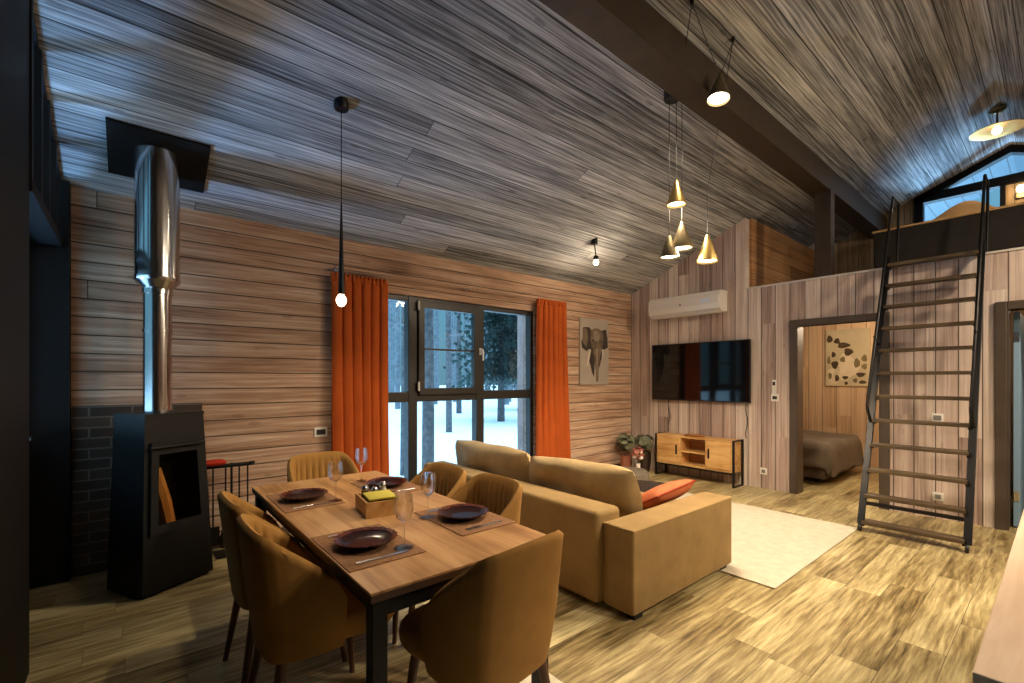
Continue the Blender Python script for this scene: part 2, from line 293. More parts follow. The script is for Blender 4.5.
# ------------------------------------------------------------------ mesh helpers
class MB:
    def __init__(s): s.bm = bmesh.new()
    def _add(s, b, mat=None):
        if mat is not None: bmesh.ops.transform(b, matrix=mat, verts=b.verts)
        me = bpy.data.meshes.new('tmp'); b.to_mesh(me); b.free(); s.bm.from_mesh(me); bpy.data.meshes.remove(me); return s
    def box(s, x0, x1, y0, y1, z0, z1, bev=0.0, seg=2, mat=None):
        b = bmesh.new(); bmesh.ops.create_cube(b, size=1.0)
        bmesh.ops.transform(b, matrix=Matrix.Translation(((x0+x1)/2, (y0+y1)/2, (z0+z1)/2)) @ Matrix.Diagonal((x1-x0, y1-y0, z1-z0, 1)), verts=b.verts)
        if bev: bmesh.ops.bevel(b, geom=list(b.edges), offset=bev, segments=seg, profile=0.5, affect='EDGES')
        return s._add(b, mat)
    def bar(s, p, q, w, h=None, upv=(0, 0, 1), bev=0.0):
        p, q = Vector(p), Vector(q); h = h or w; d = q - p; z = d.normalized()
        x = Vector(upv).cross(z)
        if x.length < 1e-4: x = Vector((1, 0, 0)).cross(z)
        x.normalize(); y = z.cross(x)
        m = Matrix(((x.x, y.x, z.x, p.x), (x.y, y.y, z.y, p.y), (x.z, y.z, z.z, p.z), (0, 0, 0, 1)))
        return s.box(-w/2, w/2, -h/2, h/2, 0, d.length, bev, 2, m)
    def tube(s, pts, r, n=10, r1=None, closed=False):
        pts = [Vector(p) for p in pts]; k = len(pts); b = bmesh.new(); rings = []
        prev = None
        for i, p in enumerate(pts):
            if closed: d = pts[(i+1) % k] - pts[i-1]
            else: d = pts[min(i+1, k-1)] - pts[max(i-1, 0)]
            d.normalize()
            if prev is None:
                a = Vector((0, 0, 1)) if abs(d.z) < 0.9 else Vector((1, 0, 0)); x = a.cross(d).normalized()
            else: x = (prev - d * prev.dot(d)).normalized()
            prev = x; y = d.cross(x)
            rr = (r[i] if isinstance(r, (list, tuple)) else (r if r1 is None else r + (r1 - r) * i / (k - 1)))
            rings.append([b.verts.new(p + x * rr * math.cos(2*PI*j/n) + y * rr * math.sin(2*PI*j/n)) for j in range(n)])
        for i in range(k if closed else k - 1):
            A, B = rings[i], rings[(i+1) % k]
            for j in range(n): b.faces.new((A[j], A[(j+1) % n], B[(j+1) % n], B[j]))
        if not closed:
            b.faces.new(list(reversed(rings[0]))); b.faces.new(rings[-1])
        bmesh.ops.recalc_face_normals(b, faces=b.faces)
        return s._add(b)
    def lathe(s, prof, n=28, c=(0, 0, 0), mat=None):
        b = bmesh.new(); rings = []
        for r, z in prof:
            if r < 1e-5: rings.append([b.verts.new((c[0], c[1], c[2] + z))])
            else: rings.append([b.verts.new((c[0] + r*math.cos(2*PI*j/n), c[1] + r*math.sin(2*PI*j/n), c[2] + z)) for j in range(n)])
        for A, B in zip(rings, rings[1:]):
            for j in range(n):
                a0, a1, b0, b1 = A[j % len(A)], A[(j+1) % len(A)], B[j % len(B)], B[(j+1) % len(B)]
                vs = []
                for q in (a0, a1, b1, b0):
                    if q not in vs: vs.append(q)
                if len(vs) > 2: b.faces.new(vs)
        bmesh.ops.recalc_face_normals(b, faces=b.faces)
        return s._add(b, mat)
    def prism(s, poly, a0, a1, axis='z', mat=None):
        b = bmesh.new()
        f = {'z': lambda p, a: (p[0], p[1], a), 'x': lambda p, a: (a, p[0], p[1]), 'y': lambda p, a: (p[0], a, p[1])}[axis]
        A = [b.verts.new(f(p, a0)) for p in poly]; B = [b.verts.new(f(p, a1)) for p in poly]; n = len(poly)
        b.faces.new(A); b.faces.new(B)
        for i in range(n): b.faces.new((A[i], A[(i+1) % n], B[(i+1) % n], B[i]))
        bmesh.ops.recalc_face_normals(b, faces=b.faces)
        return s._add(b, mat)
    def puff(s, sx, sy, sz, mat=None, bulge=0.35, e=0.22, n=14, wob=0.0, seed=1):
        """cushion: rounded slab, thickness sz in the middle, thin at the seams"""
        b = bmesh.new(); rnd = random.Random(seed); ph = [rnd.uniform(0, 6) for _ in range(6)]
        def pt(i, j, side):
            u = -1 + 2*i/n; v = -1 + 2*j/n
            pu = math.copysign(abs(u)**0.8, u); pv = math.copysign(abs(v)**0.8, v)
            k = 1 - e*0.35*(pu*pu*pv*pv)
            h = max(0.0, (1 - abs(pu)**3.2)) ** 0.5 * max(0.0, (1 - abs(pv)**3.2)) ** 0.5
            w = wob * (math.sin(3.1*pu+ph[0]) * math.sin(2.7*pv+ph[1]) + 0.5*math.sin(7*pu+ph[2]+2*pv))
            return Vector((pu*sx/2*(k - 0.03*(1-pv*pv)*0), pv*sy/2*k, side*sz/2*(h) + w*h))
        V = {}
        for sd in (1, -1):
            for i in range(n+1):
                for j in range(n+1):
                    edge = i in (0, n) or j in (0, n)
                    key = (i, j, 0 if edge else sd)
                    if key not in V: V[key] = b.verts.new(pt(i, j, sd))
        g = lambda i, j, sd: V[(i, j, 0 if (i in (0, n) or j in (0, n)) else sd)]
        for sd in (1, -1):
            for i in range(n):
                for j in range(n):
                    q = [g(i, j, sd), g(i+1, j, sd), g(i+1, j+1, sd), g(i, j+1, sd)]
                    if sd < 0: q.reverse()
                    try: b.faces.new(q)
                    except ValueError: pass
        bmesh.ops.recalc_face_normals(b, faces=b.faces)
        return s._add(b, mat)
    def build(s, name, mat, parent=None, smooth=False, loc=None, sub=0):
        me = bpy.data.meshes.new(name); s.bm.to_mesh(me); s.bm.free()
        o = bpy.data.objects.new(name, me); COL.objects.link(o)
        me.materials.append(M[mat] if isinstance(mat, str) else mat)
        if smooth:
            me.polygons.foreach_set('use_smooth', [True] * len(me.polygons))
            try: me.set_sharp_from_angle(angle=math.radians(smooth if smooth is not True else 40))
            except Exception: pass
        if parent: o.parent = parent
        if loc: o.location = loc
        if sub:
            md = o.modifiers.new('subsurf', 'SUBSURF'); md.levels = sub; md.render_levels = sub
        return o
def thing(name, label, cat, loc=(0, 0, 0), rz=0.0, group=None):
    o = bpy.data.objects.new(name, None); COL.objects.link(o); o.empty_display_size = 0.1
    o.location = loc; o.rotation_euler = (0, 0, rz); tag(o, label, cat, group); return o
def tag(o, label, cat, group=None):
    o['label'] = label; o['category'] = cat
    if group: o['group'] = group
    return o
def struct(o):
    o['kind'] = 'structure'; return o
def dup(root, loc, rz=None, label=None, scale=None):
    r = root.copy(); COL.objects.link(r); r.location = loc
    if rz is not None: r.rotation_euler = (0, 0, rz)
    if scale: r.scale = scale
    if label: r['label'] = label
    for ch in list(root.children):
        c = ch.copy(); COL.objects.link(c); c.parent = r
        for g in list(ch.children):
            d = g.copy(); COL.objects.link(d); d.parent = c
    return r

# ------------------------------------------------------------------ the setting
XR, YB, ZB, SL = 6.23, 4.49, 2.765, 0.4243       # right wall, back wall, eave height, roof slope
YRIDGE = 0.45; ZRIDGE = ZB + SL * (YB - YRIDGE); XG = 8.93; XL = -0.38; YF = -3.59
def zc(y): return ZB + SL * (YB - y) if y >= YRIDGE else ZRIDGE - SL * (YRIDGE - y)

struct(MB().box(-0.75, XG + 0.15, YF - 0.1, YB + 0.2, -0.12, 0).build('floor', 'floor'))
def slope_poly(th=0.14):
    ya, yb = YB + 0.2, YF - 0.2
    return [(ya, zc(ya)), (YRIDGE, ZRIDGE), (yb, zc(yb)), (yb, zc(yb) + th), (YRIDGE, ZRIDGE + th), (ya, zc(ya) + th)]
struct(MB().prism(slope_poly(), -0.40, XG + 0.06, 'x').build('ceiling', 'ceiling'))
struct(MB().prism([(4.69, zc(4.69)), (1.9, zc(1.9)), (1.9, zc(1.9) + 0.14), (4.69, zc(4.69) + 0.14)], -2.4, -0.40, 'x').build('porch_soffit', 'black_frame'))
struct(MB().prism(slope_poly(), XG + 0.06, XG + 1.5, 'x').build('roof_soffit', 'soffit'))

# back wall with its tall window
WX0, WX1, WZ0, WZ1 = 1.86, 4.11, 0.06, 2.30
m = MB(); y0, y1 = YB, YB + 0.2
m.box(-0.75, WX0, y0, y1, 0, ZB - 0.085).box(WX1, XG + 0.1, y0, y1, 0, ZB - 0.085).box(WX0, WX1, y0, y1, 0, WZ0).box(WX0, WX1, y0, y1, WZ1, ZB - 0.085)
m.prism([(y0, ZB - 0.09), (y1, ZB - 0.09), (y1, zc(y1)), (y0, zc(y0))], -0.75, XG + 0.1, 'x')
struct(m.build('wall_back', 'back_wall'))
win = struct(thing('window_1', '', '')); del win['label']; del win['category']
def fr(x0, x1, z0, z1, ya=YB + 0.03, yb=YB + 0.13): return (x0, x1, ya, yb, z0, z1)
m = MB()
for a in [fr(WX0, WX0 + 0.06, WZ0, WZ1), fr(4.06, WX1, WZ0, WZ1), fr(WX0 + 0.002, WX1 - 0.002, WZ1 - 0.06, WZ1 - 0.002, YB + 0.032, YB + 0.128), fr(WX0 + 0.002, WX1 - 0.002, WZ0 + 0.002, WZ0 + 0.06, YB + 0.032, YB + 0.128),
          fr(2.292, 2.40, WZ0, WZ1, YB + 0.026, YB + 0.134), fr(3.19, 3.30, WZ0, WZ1, YB + 0.026, YB + 0.134), fr(WX0 + 0.03, WX1 - 0.03, 1.15, 1.26, YB + 0.034, YB + 0.126)]:
    m.box(*a, bev=0.006)
m.build('window_frame', 'window_frame', win)
m = MB(); s0, s1 = YB - 0.005, YB + 0.06       # opening sash of the middle light
for a in [(2.40, 2.475, s0, s1, 1.26, 2.26), (3.133, 3.20, s0, s1, 1.26, 2.26), (2.41, 3.19, s0 + 0.002, s1 - 0.002, 2.18, 2.257), (2.41, 3.19, s0 + 0.002, s1 - 0.002, 1.223, 1.30)]:
    m.box(*a, bev=0.006)
m.build('window_sash', 'window_frame', win)
MB().box(2.47, 3.14, YB + 0.02, YB + 0.05, 1.72, 1.742).build('glazing_bar', 'window_frame', win)
for x0, x1, z0, z1 in [(1.91, 2.30, 1.25, 2.25), (2.46, 3.15, 1.29, 2.19), (3.29, 4.07, 1.25, 2.25), (1.91, 2.30, 0.1, 1.16), (2.39, 3.2, 0.1, 1.16), (3.29, 4.07, 0.1, 1.16)]:
    MB().box(x0, x1, YB + 0.075, YB + 0.083, z0, z1).build('pane', 'glass', win)
h = MB().box(3.205, 3.235, s0 - 0.012, s0, 1.69, 1.77, 0.004).tube([(3.22, s0 - 0.01, 1.75), (3.22, s0 - 0.05, 1.75), (3.225, s0 - 0.055, 1.72), (3.225, s0 - 0.055, 1.62)], 0.01, 8).build('window_handle', 'white_plastic', win, True)
h['label'] = 'white window handle'
for z in (1.32, 2.2): MB().tube([(2.395, s0 - 0.01, z - 0.05), (2.395, s0 - 0.01, z + 0.05)], 0.012, 8).build('hinge', 'white_plastic', win, True)

# right wall with the two door openings, open above the loft edge
LZ = 2.58; D1A, D1B, DZ = 1.27, 2.08, 2.04; D2A, D2B = -0.46, 0.34
m = MB(); x0, x1 = XR, XR + 0.12
m.prism([(YB, 0), (2.69, 0), (2.69, zc(2.69)), (YB, zc(YB))], x0, x1, 'x')
m.box(x0, x1, D1B, 2.69, 0, LZ).box(x0, x1, D2B, D1A, 0, LZ).box(x0, x1, YF, D2A, 0, LZ)
m.box(x0, x1, D1A, D1B, DZ, LZ).box(x0, x1, D2A, D2B, DZ, LZ)
struct(m.build('wall_right', 'right_wall'))
struct(MB().box(x0 - 0.012, XG, YF, 2.69, LZ, LZ + 0.02).box(x0 + 0.12, XG, YF, 2.69, LZ - 0.18, LZ).build('loft_floor', plain('pale_loft_edge', lin(196, 190, 184), 0.5)))
for k, (a, b) in enumerate(((D1A, D1B), (D2A, D2B))):
    m = MB(); w = 0.078
    m.box(x0 - 0.025, x1 + 0.01, b, b + w, 0, DZ + w, 0.006).box(x0 - 0.025, x1 + 0.01, a - w, a, 0, DZ + w, 0.006).box(x0 - 0.025, x1 + 0.01, a, b, DZ, DZ + w, 0.006)
    m.box(x0 - 0.015, x1 + 0.05, b - 0.012, b, 0, DZ).box(x0 - 0.015, x1 + 0.05, a, a + 0.012, 0, DZ)
    dr = struct(m.build('door_%d' % (k + 1), 'door_frame'))
    if k == 1:
        lf = MB().box(x1 + 0.05, x1 + 0.85, b - 0.075, b - 0.03, 0.01, DZ - 0.01, 0.004).build('door_leaf', 'blue_lit_door', dr); lf['label'] = 'white door leaf coloured with blue window light'
        MB().tube([(x1 + 0.78, b - 0.08, 1.0), (x1 + 0.78, b - 0.13, 1.0), (x1 + 0.66, b - 0.13, 1.0)], 0.01, 8).build('door_handle', 'chrome', lf, True)
        for z in (0.25, 1.75): MB().box(x1 + 0.045, x1 + 0.06, b - 0.07, b - 0.035, z, z + 0.09).build('hinge', 'chrome', lf)
# bedroom and washroom behind the right wall
struct(MB().box(x1, XG, 0.55, 0.63, 0, LZ - 0.18).build('wall_between_rooms', 'bed_wall'))
# far gable wall with the loft window
gx0, gx1 = XG, XG + 0.12
m = MB(); m.box(gx0, gx1, YF, YB, 0, 2.6)
struct(m.build('wall_bedroom', 'bed_wall'))
m = MB()
m.prism([(YB, 2.6), (1.40, 2.6), (1.40, zc(1.40)), (YB, zc(YB))], gx0, gx1, 'x')
m.box(gx0, gx1, 0.53, 1.40, 2.6, 3.1).box(gx0, gx1, YF, 0.53, 2.6, 3.98)
m.prism([(YF, 3.98 if zc(YF) > 3.98 else zc(YF)), (-0.62, zc(-0.62)), (-0.62, 3.98), (-0.62 - (zc(-0.62) - 3.98) / SL, 3.98)], gx0, gx1, 'x')
struct(m.build('wall_gable', planks('cream_gable_boards', 'z', 'y', 0.14, 3, [(0.1, lin(120, 96, 66)), (0.5, lin(176, 150, 112)), (0.9, lin(206, 184, 146))], groove=0.025, gcol=(0.04, 0.03, 0.02, 1), jgap=False, gamp=0.6)))
gw = struct(thing('window_2', '', '')); del gw['label']; del gw['category']
m = MB(); g0, g1 = XG - 0.05, XG + 0.08
m.box(g0, g1, 1.32, 1.42, 3.1, zc(1.42) - 0.02).box(g0, g1, -0.6, 1.40, 3.97, 4.09).box(g0, g1, 0.5, 0.55, 3.1, 3.99).box(g0, g1, 0.5, 1.4, 3.08, 3.14)
m.prism([(1.42, zc(1.42)), (YRIDGE, ZRIDGE), (-0.62, zc(-0.62)), (-0.62, zc(-0.62) - 0.1), (YRIDGE, ZRIDGE - 0.1), (1.42, zc(1.42) - 0.1)], g0, g1, 'x')
m.build('window_frame', 'black_frame', gw)
MB().box(XG + 0.03, XG + 0.037, 0.54, 1.33, 3.12, 3.98).build('pane', 'glass', gw)
MB().prism([(1.36, 4.07), (YRIDGE, ZRIDGE - 0.05), (-0.5, 4.07)], XG + 0.03, XG + 0.037, 'x').build('pane', 'glass', gw)
# low side wall of the loft
struct(MB().prism([(2.66, LZ), (2.78, LZ), (2.78, zc(2.78)), (2.66, zc(2.66))], x0 + 0.12, XG, 'x') .build('wall_loft', 'knee_wall'))
# purlin beam and its post
struct(MB().box(-0.6, XG, 1.74, 1.95, 3.60, zc(1.95) + 0.02).build('ceiling_beam', 'beam'))
struct(MB().box(x0 + 0.02, x0 + 0.16, 1.735, 1.90, LZ, 3.62).build('beam_post', 'beam'))
# left wall: black panel, glazed gable, corner post, recessed glazed door
m = MB()
m.prism([(1.75, 0), (3.16, 0), (3.16, zc(3.16)), (1.75, zc(1.75))], XL - 0.16, XL, 'x')
struct(m.build('wall_left', 'black_frame'))
m = MB()
m.prism([(YF, 0), (-1.5, 0), (-1.5, zc(-1.5)), (YF, zc(YF))], XL - 0.16, XL, 'x')
m.prism([(-0.4, 0), (1.75, 0), (1.75, zc(1.75)), (YRIDGE, ZRIDGE), (-0.4, zc(-0.4))], XL - 0.16, XL, 'x')
m.box(XL - 0.16, XL, -1.5, -0.4, 0, 0.9).prism([(-1.5, 2.1), (-0.4, 2.1), (-0.4, zc(-0.4)), (-1.5, zc(-1.5))], XL - 0.16, XL, 'x')
struct(m.build('wall_left_kitchen', 'black_frame'))
gl = struct(thing('window_3', '', '')); del gl['label']; del gl['category']
MB().box(XL - 0.12, XL - 0.04, -1.5, -1.43, 0.9, 2.1).box(XL - 0.12, XL - 0.04, -0.47, -0.4, 0.9, 2.1).box(XL - 0.12, XL - 0.04, -1.43, -0.47, 0.9, 0.97).box(XL - 0.12, XL - 0.04, -1.43, -0.47, 2.03, 2.1).build('window_frame', 'black_frame', gl)
MB().box(XL - 0.08, XL - 0.073, -1.44, -0.46, 0.96, 2.04).build('pane', 'glass', gl)
struct(MB().box(-0.75, -0.335, 4.40, YB, 0, ZB + 0.005).build('trim_1', 'black_frame'))
gd = struct(thing('door_3', '', '')); del gd['label']; del gd['category']
m = MB(); dx0, dx1 = -0.62, -0.55
m.box(dx0, dx1, 3.16, 3.24, 0, 2.30).box(dx0, dx1, 4.32, 4.40, 0, 2.30).box(dx0, dx1, 3.16, 4.40, 2.22, 2.32).box(dx0, dx1, 3.24, 4.32, 0.0, 0.12).box(dx0, dx1, 3.24, 4.32, 0.9, 1.0)
m.build('door_frame', 'black_frame', gd)
MB().box(-0.59, -0.583, 3.23, 4.33, 0.99, 2.23).build('pane', 'glass', gd)
MB().box(-0.60, -0.57, 3.24, 4.32, 0.11, 0.91).build('door_light_block', 'black_frame', gd)  # lower half made solid to keep blue outdoor light off the floor
MB().box(-0.62, -0.37, 3.16, 4.40, 2.30, 2.36).build('head_rail', 'black_frame', gd)
MB().prism([(3.16, 2.36), (4.40, 2.36), (4.40, zc(4.40)), (3.16, zc(3.16))], -0.41, -0.403, 'x').build('pane', 'glass', gd)
MB().prism([(3.16, zc(3.16)), (4.49, zc(4.49)), (4.49, zc(4.49) - 0.03), (3.16, zc(3.16) - 0.03)], -0.43, -0.385, 'x').build('top_rail', 'black_frame', gd)
for y_ in (3.19, 3.5, 3.8, 4.1): MB().box(-0.44, -0.372, y_ - 0.025, y_ + 0.025, 2.36, zc(y_) - 0.03).build('glazing_bar', 'black_frame', gd)
MB().tube([(-0.55, 4.25, 1.02), (-0.50, 4.25, 1.02), (-0.50, 4.13, 1.02)], 0.011, 8).build('door_handle', 'chrome', gd, True)
# front (kitchen) wall, out of the frame
struct(MB().box(-0.6, XG, YF - 0.12, YF, 0, zc(YF) + 0.02).build('wall_front', 'back_wall'))
# baseboards
struct(MB().box(0.45, WX0, YB - 0.015, YB, 0, 0.07).box(WX1, XR, YB - 0.015, YB, 0, 0.07).build('baseboard_back', 'door_frame'))

# ------------------------------------------------------------------ stove corner
bp = tag(MB().box(-0.33, 0.435, YB - 0.03, YB, 0, 1.208).build('brick_panel', 'brick'), 'black brick heat shield on the wall behind the stove', 'brick panel')
st = thing('wood_stove', 'black tapered wood-burning stove standing before the brick panel', 'stove', (0.155, 3.985, 0), math.radians(29.6))
def qface(b, pts): b.faces.new([b.verts.new(p) for p in pts])
# body: front is tapered; a window hole is framed by four front pieces
HB, HT = 0.232, 0.19        # half widths bottom / top
def fy(z): return -0.19 + 0.045 * (z / 1.165)
def hw(z): return HB + (HT - HB) * z / 1.165
m = MB(); b = bmesh.new()
def strip(za, zb, xa0, xa1, xb0, xb1, dpt=0.05):
    lo = [(xa0, fy(za), za), (xa1, fy(za), za), (xa1, fy(za) + dpt, za), (xa0, fy(za) + dpt, za)]
    hi = [(xb0, fy(zb), zb), (xb1, fy(zb), zb), (xb1, fy(zb) + dpt, zb), (xb0, fy(zb) + dpt, zb)]
    A = [b.verts.new(p) for p in lo]; B = [b.verts.new(p) for p in hi]
    b.faces.new(A); b.faces.new(B)
    for i in range(4): b.faces.new((A[i], A[(i+1) % 4], B[(i+1) % 4], B[i]))
GZ0, GZ1 = 0.40, 0.97
strip(0.02, GZ0, -hw(0.02), hw(0.02), -hw(GZ0), hw(GZ0)); strip(GZ1, 1.165, -hw(GZ1), hw(GZ1), -hw(1.165), hw(1.165))
strip(GZ0, GZ1, -hw(GZ0), -hw(GZ0) + 0.035, -hw(GZ1), -hw(GZ1) + 0.035); strip(GZ0, GZ1, hw(GZ0) - 0.035, hw(GZ0), hw(GZ1) - 0.035, hw(GZ1))
# sides, back, top, bottom
for sg in (-1, 1):
    A = [(sg*HB, fy(0.02) + 0.04, 0.02), (sg*HB, 0.16, 0.02), (sg*HT, 0.16, 1.165), (sg*HT, fy(1.165) + 0.04, 1.165)]
    q0 = [b.verts.new(p) for p in A]; q1 = [b.verts.new((p[0] - sg*0.03, p[1], p[2])) for p in A]
    b.faces.new(q0); b.faces.new(q1)
    for i in range(4): b.faces.new((q0[i], q0[(i+1) % 4], q1[(i+1) % 4], q1[i]))
bmesh.ops.recalc_face_normals(b, faces=b.faces); m._add(b)
m.prism([(-HB, 0.02), (HB, 0.02), (HT, 1.15), (-HT, 1.15)], 0.12, 0.17, 'y').box(-HT - 0.004, HT + 0.004, fy(1.165) - 0.004, 0.17, 1.15, 1.172).box(-HB + 0.02, HB - 0.02, fy(0) + 0.03, 0.15, 0.0, 0.05)
m.build('stove_body', 'stove', st)
MB().box(-0.185, 0.185, -0.12, 0.118, 0.36, 0.40).box(-0.185, 0.185, 0.09, 0.12, 0.4, 1.0).build('firebox', 'fire_dark', st)
m = MB(); b = bmesh.new()
def fr2(za, zb, xa0, xa1, xb0, xb1): strip(za, zb, xa0, xa1, xb0, xb1, -0.022)
dW = lambda z: hw(z) - 0.03
fr2(0.385, 0.445, -dW(0.385), dW(0.385), -dW(0.445), dW(0.445)); fr2(0.905, 0.985, -dW(0.905), dW(0.905), -dW(0.985), dW(0.985))
fr2(0.445, 0.905, -dW(0.445), -dW(0.445) + 0.045, -dW(0.905), -dW(0.905) + 0.045); fr2(0.445, 0.905, dW(0.445) - 0.045, dW(0.445), dW(0.905) - 0.045, dW(0.905))
bmesh.ops.recalc_face_normals(b, faces=b.faces); m._add(b)
dj = m.build('stove_door', 'stove', st)
MB().tube([(-0.19, fy(0.95) - 0.045, 0.955), (0.16, fy(0.95) - 0.045, 0.955)], 0.012, 10).tube([(-0.15, fy(0.95) - 0.045, 0.955), (-0.15, fy(0.95), 0.955)], 0.008).tube([(0.13, fy(0.95) - 0.045, 0.955), (0.13, fy(0.95), 0.955)], 0.008).build('door_handle', 'iron', dj, True)
m = MB(); b = bmesh.new(); strip(0.44, 0.91, -dW(0.44) + 0.04, dW(0.44) - 0.04, -dW(0.91) + 0.04, dW(0.91) - 0.04, 0.004)
bmesh.ops.recalc_face_normals(b, faces=b.faces); m._add(b); m.build('glass_pane', 'stove_glass', dj)
lg = MB().tube([(-0.015, -0.105, 0.415), (-0.045, -0.10, 0.58), (-0.095, -0.085, 0.80)], [0.036, 0.04, 0.034], 7).build('firewood_log', 'log')
lg.location = st.location; lg.rotation_euler = st.rotation_euler; tag(lg, 'pale split firewood log leaning behind the stove glass', 'log')
px, py = 0.135, 4.04
fp = thing('flue_pipe', 'polished steel flue pipe rising from the stove to the ceiling', 'flue pipe', (px, py, 0))
MB().lathe([(0, 1.172), (0.082, 1.172), (0.082, 1.72), (0.087, 1.722), (0.087, 1.742), (0.082, 1.744), (0.082, 2.0), (0, 2.0)], 36).build('inner_pipe', 'steel', fp, True)
MB().lathe([(0, 1.985), (0.082, 1.985), (0.088, 1.99), (0.088, 2.02), (0.083, 2.025), (0.128, 2.075), (0.132, 2.08), (0.132, 2.105), (0, 2.105)], 36).build('reducer_cone', 'steel', fp, True)
MB().lathe([(0.0, 2.10), (0.128, 2.10), (0.128, 2.70), (0.128, 2.97), (0, 2.97)], 36).build('insulated_pipe', 'steel', fp, True)
for v_ in fp.children[-1].data.vertices:
    if v_.co.z > 2.8: v_.co.z = zc(py + v_.co.y) - 0.03
m = MB(); c = Vector((0.147, 4.045, zc(4.045) - 0.012))
ang = math.atan(SL)
cp = tag(MB().box(-0.277, 0.277, -0.235, 0.235, -0.012, 0.012).build('ceiling_plate', 'black_frame'), 'square black plate on the sloped ceiling around the flue', 'ceiling plate')
cp.location = c; cp.rotation_euler = (-ang, 0, 0)
# fire tools
ft = thing('fire_tool_stand', 'black iron stand holding hanging fire tools beside the stove', 'fire tool stand', (0.62, 4.28, 0))
MB().box(-0.12, 0.12, -0.09, 0.09, 0, 0.015, 0.004).build('base', 'iron', ft)
MB().tube([(0, 0.04, 0.01), (0, 0.04, 0.72)], 0.009).build('post', 'iron', ft, True)
MB().tube([(-0.17, 0.04, 0.70), (0.13, 0.04, 0.70), (0.15, 0.0, 0.71)], 0.016).build('rail', 'iron', ft, True)
for k, xx in enumerate((-0.13, -0.045, 0.05, 0.11)):
    tl = MB().tube([(xx, 0.01, 0.69), (xx, 0.01, 0.22)], 0.006, 8).build('tool_rod', 'iron', ft, True)
    if k == 0: MB().box(xx - 0.045, xx + 0.045, 0.0, 0.02, 0.08, 0.23, 0.005).build('shovel_blade', 'iron', tl)
    elif k == 1: MB().lathe([(0, 0.06), (0.045, 0.06), (0.04, 0.15), (0.015, 0.23), (0, 0.23)], 12, (xx, 0.01, 0)).build('brush_head', 'pot_brown', tl)
    elif k == 2: MB().tube([(xx, 0.01, 0.24), (xx, 0.01, 0.1), (xx + 0.03, 0.01, 0.13)], 0.007, 8).build('poker_tip', 'iron', tl)
    else: MB().tube([(xx, 0.01, 0.24), (xx - 0.025, 0.01, 0.16), (xx, 0.01, 0.08)], 0.006, 8).tube([(xx, 0.01, 0.24), (xx + 0.025, 0.01, 0.16), (xx, 0.01, 0.08)], 0.006, 8).build('tong_jaw', 'iron', tl)
gv = MB().puff(0.17, 0.1, 0.05, Matrix.Translation((0.50, 4.31, 0.735)), n=8).build('oven_glove', 'towel_red', None, True); tag(gv, 'small red glove lying on the fire tool rail', 'glove')

# ------------------------------------------------------------------ dining table and chairs
TX0, TX1, TY0, TY1, TZ = 0.553, 1.335, 1.338, 3.125, 0.75
tb = thing('dining_table', 'rectangular oak-topped dining table on black metal legs', 'table', ((TX0 + TX1)/2, (TY0 + TY1)/2, 0))
hx, hy = (TX1 - TX0)/2, (TY1 - TY0)/2
MB().box(-hx, hx, -hy, hy, TZ - 0.010, TZ, 0.003).build('tabletop', 'table_top', tb)
MB().box(-hx + 0.002, hx - 0.002, -hy + 0.002, hy - 0.002, TZ - 0.034, TZ - 0.010, 0.002).build('shaded_edge', plain('dark_brown_edge_shade', lin(70, 48, 30), 0.5), tb)  # tabletop sides coloured dark for the shade on the near edge
m = MB()
for sx in (-1, 1): m.box(sx*(hx - 0.05) - 0.012, sx*(hx - 0.05) + 0.012, -hy + 0.05, hy - 0.05, TZ - 0.10, TZ - 0.032)
for sy in (-1, 1): m.box(-hx + 0.05, hx - 0.05, sy*(hy - 0.05) - 0.012, sy*(hy - 0.05) + 0.012, TZ - 0.10, TZ - 0.032)
m.build('apron', 'black_metal', tb)
for sx in (-1, 1):
    for sy in (-1, 1): MB().box(sx*(hx - 0.04) - 0.026, sx*(hx - 0.04) + 0.026, sy*(hy - 0.045) - 0.026, sy*(hy - 0.045) + 0.026, 0, TZ - 0.032, 0.004).build('leg', 'black_metal', tb)

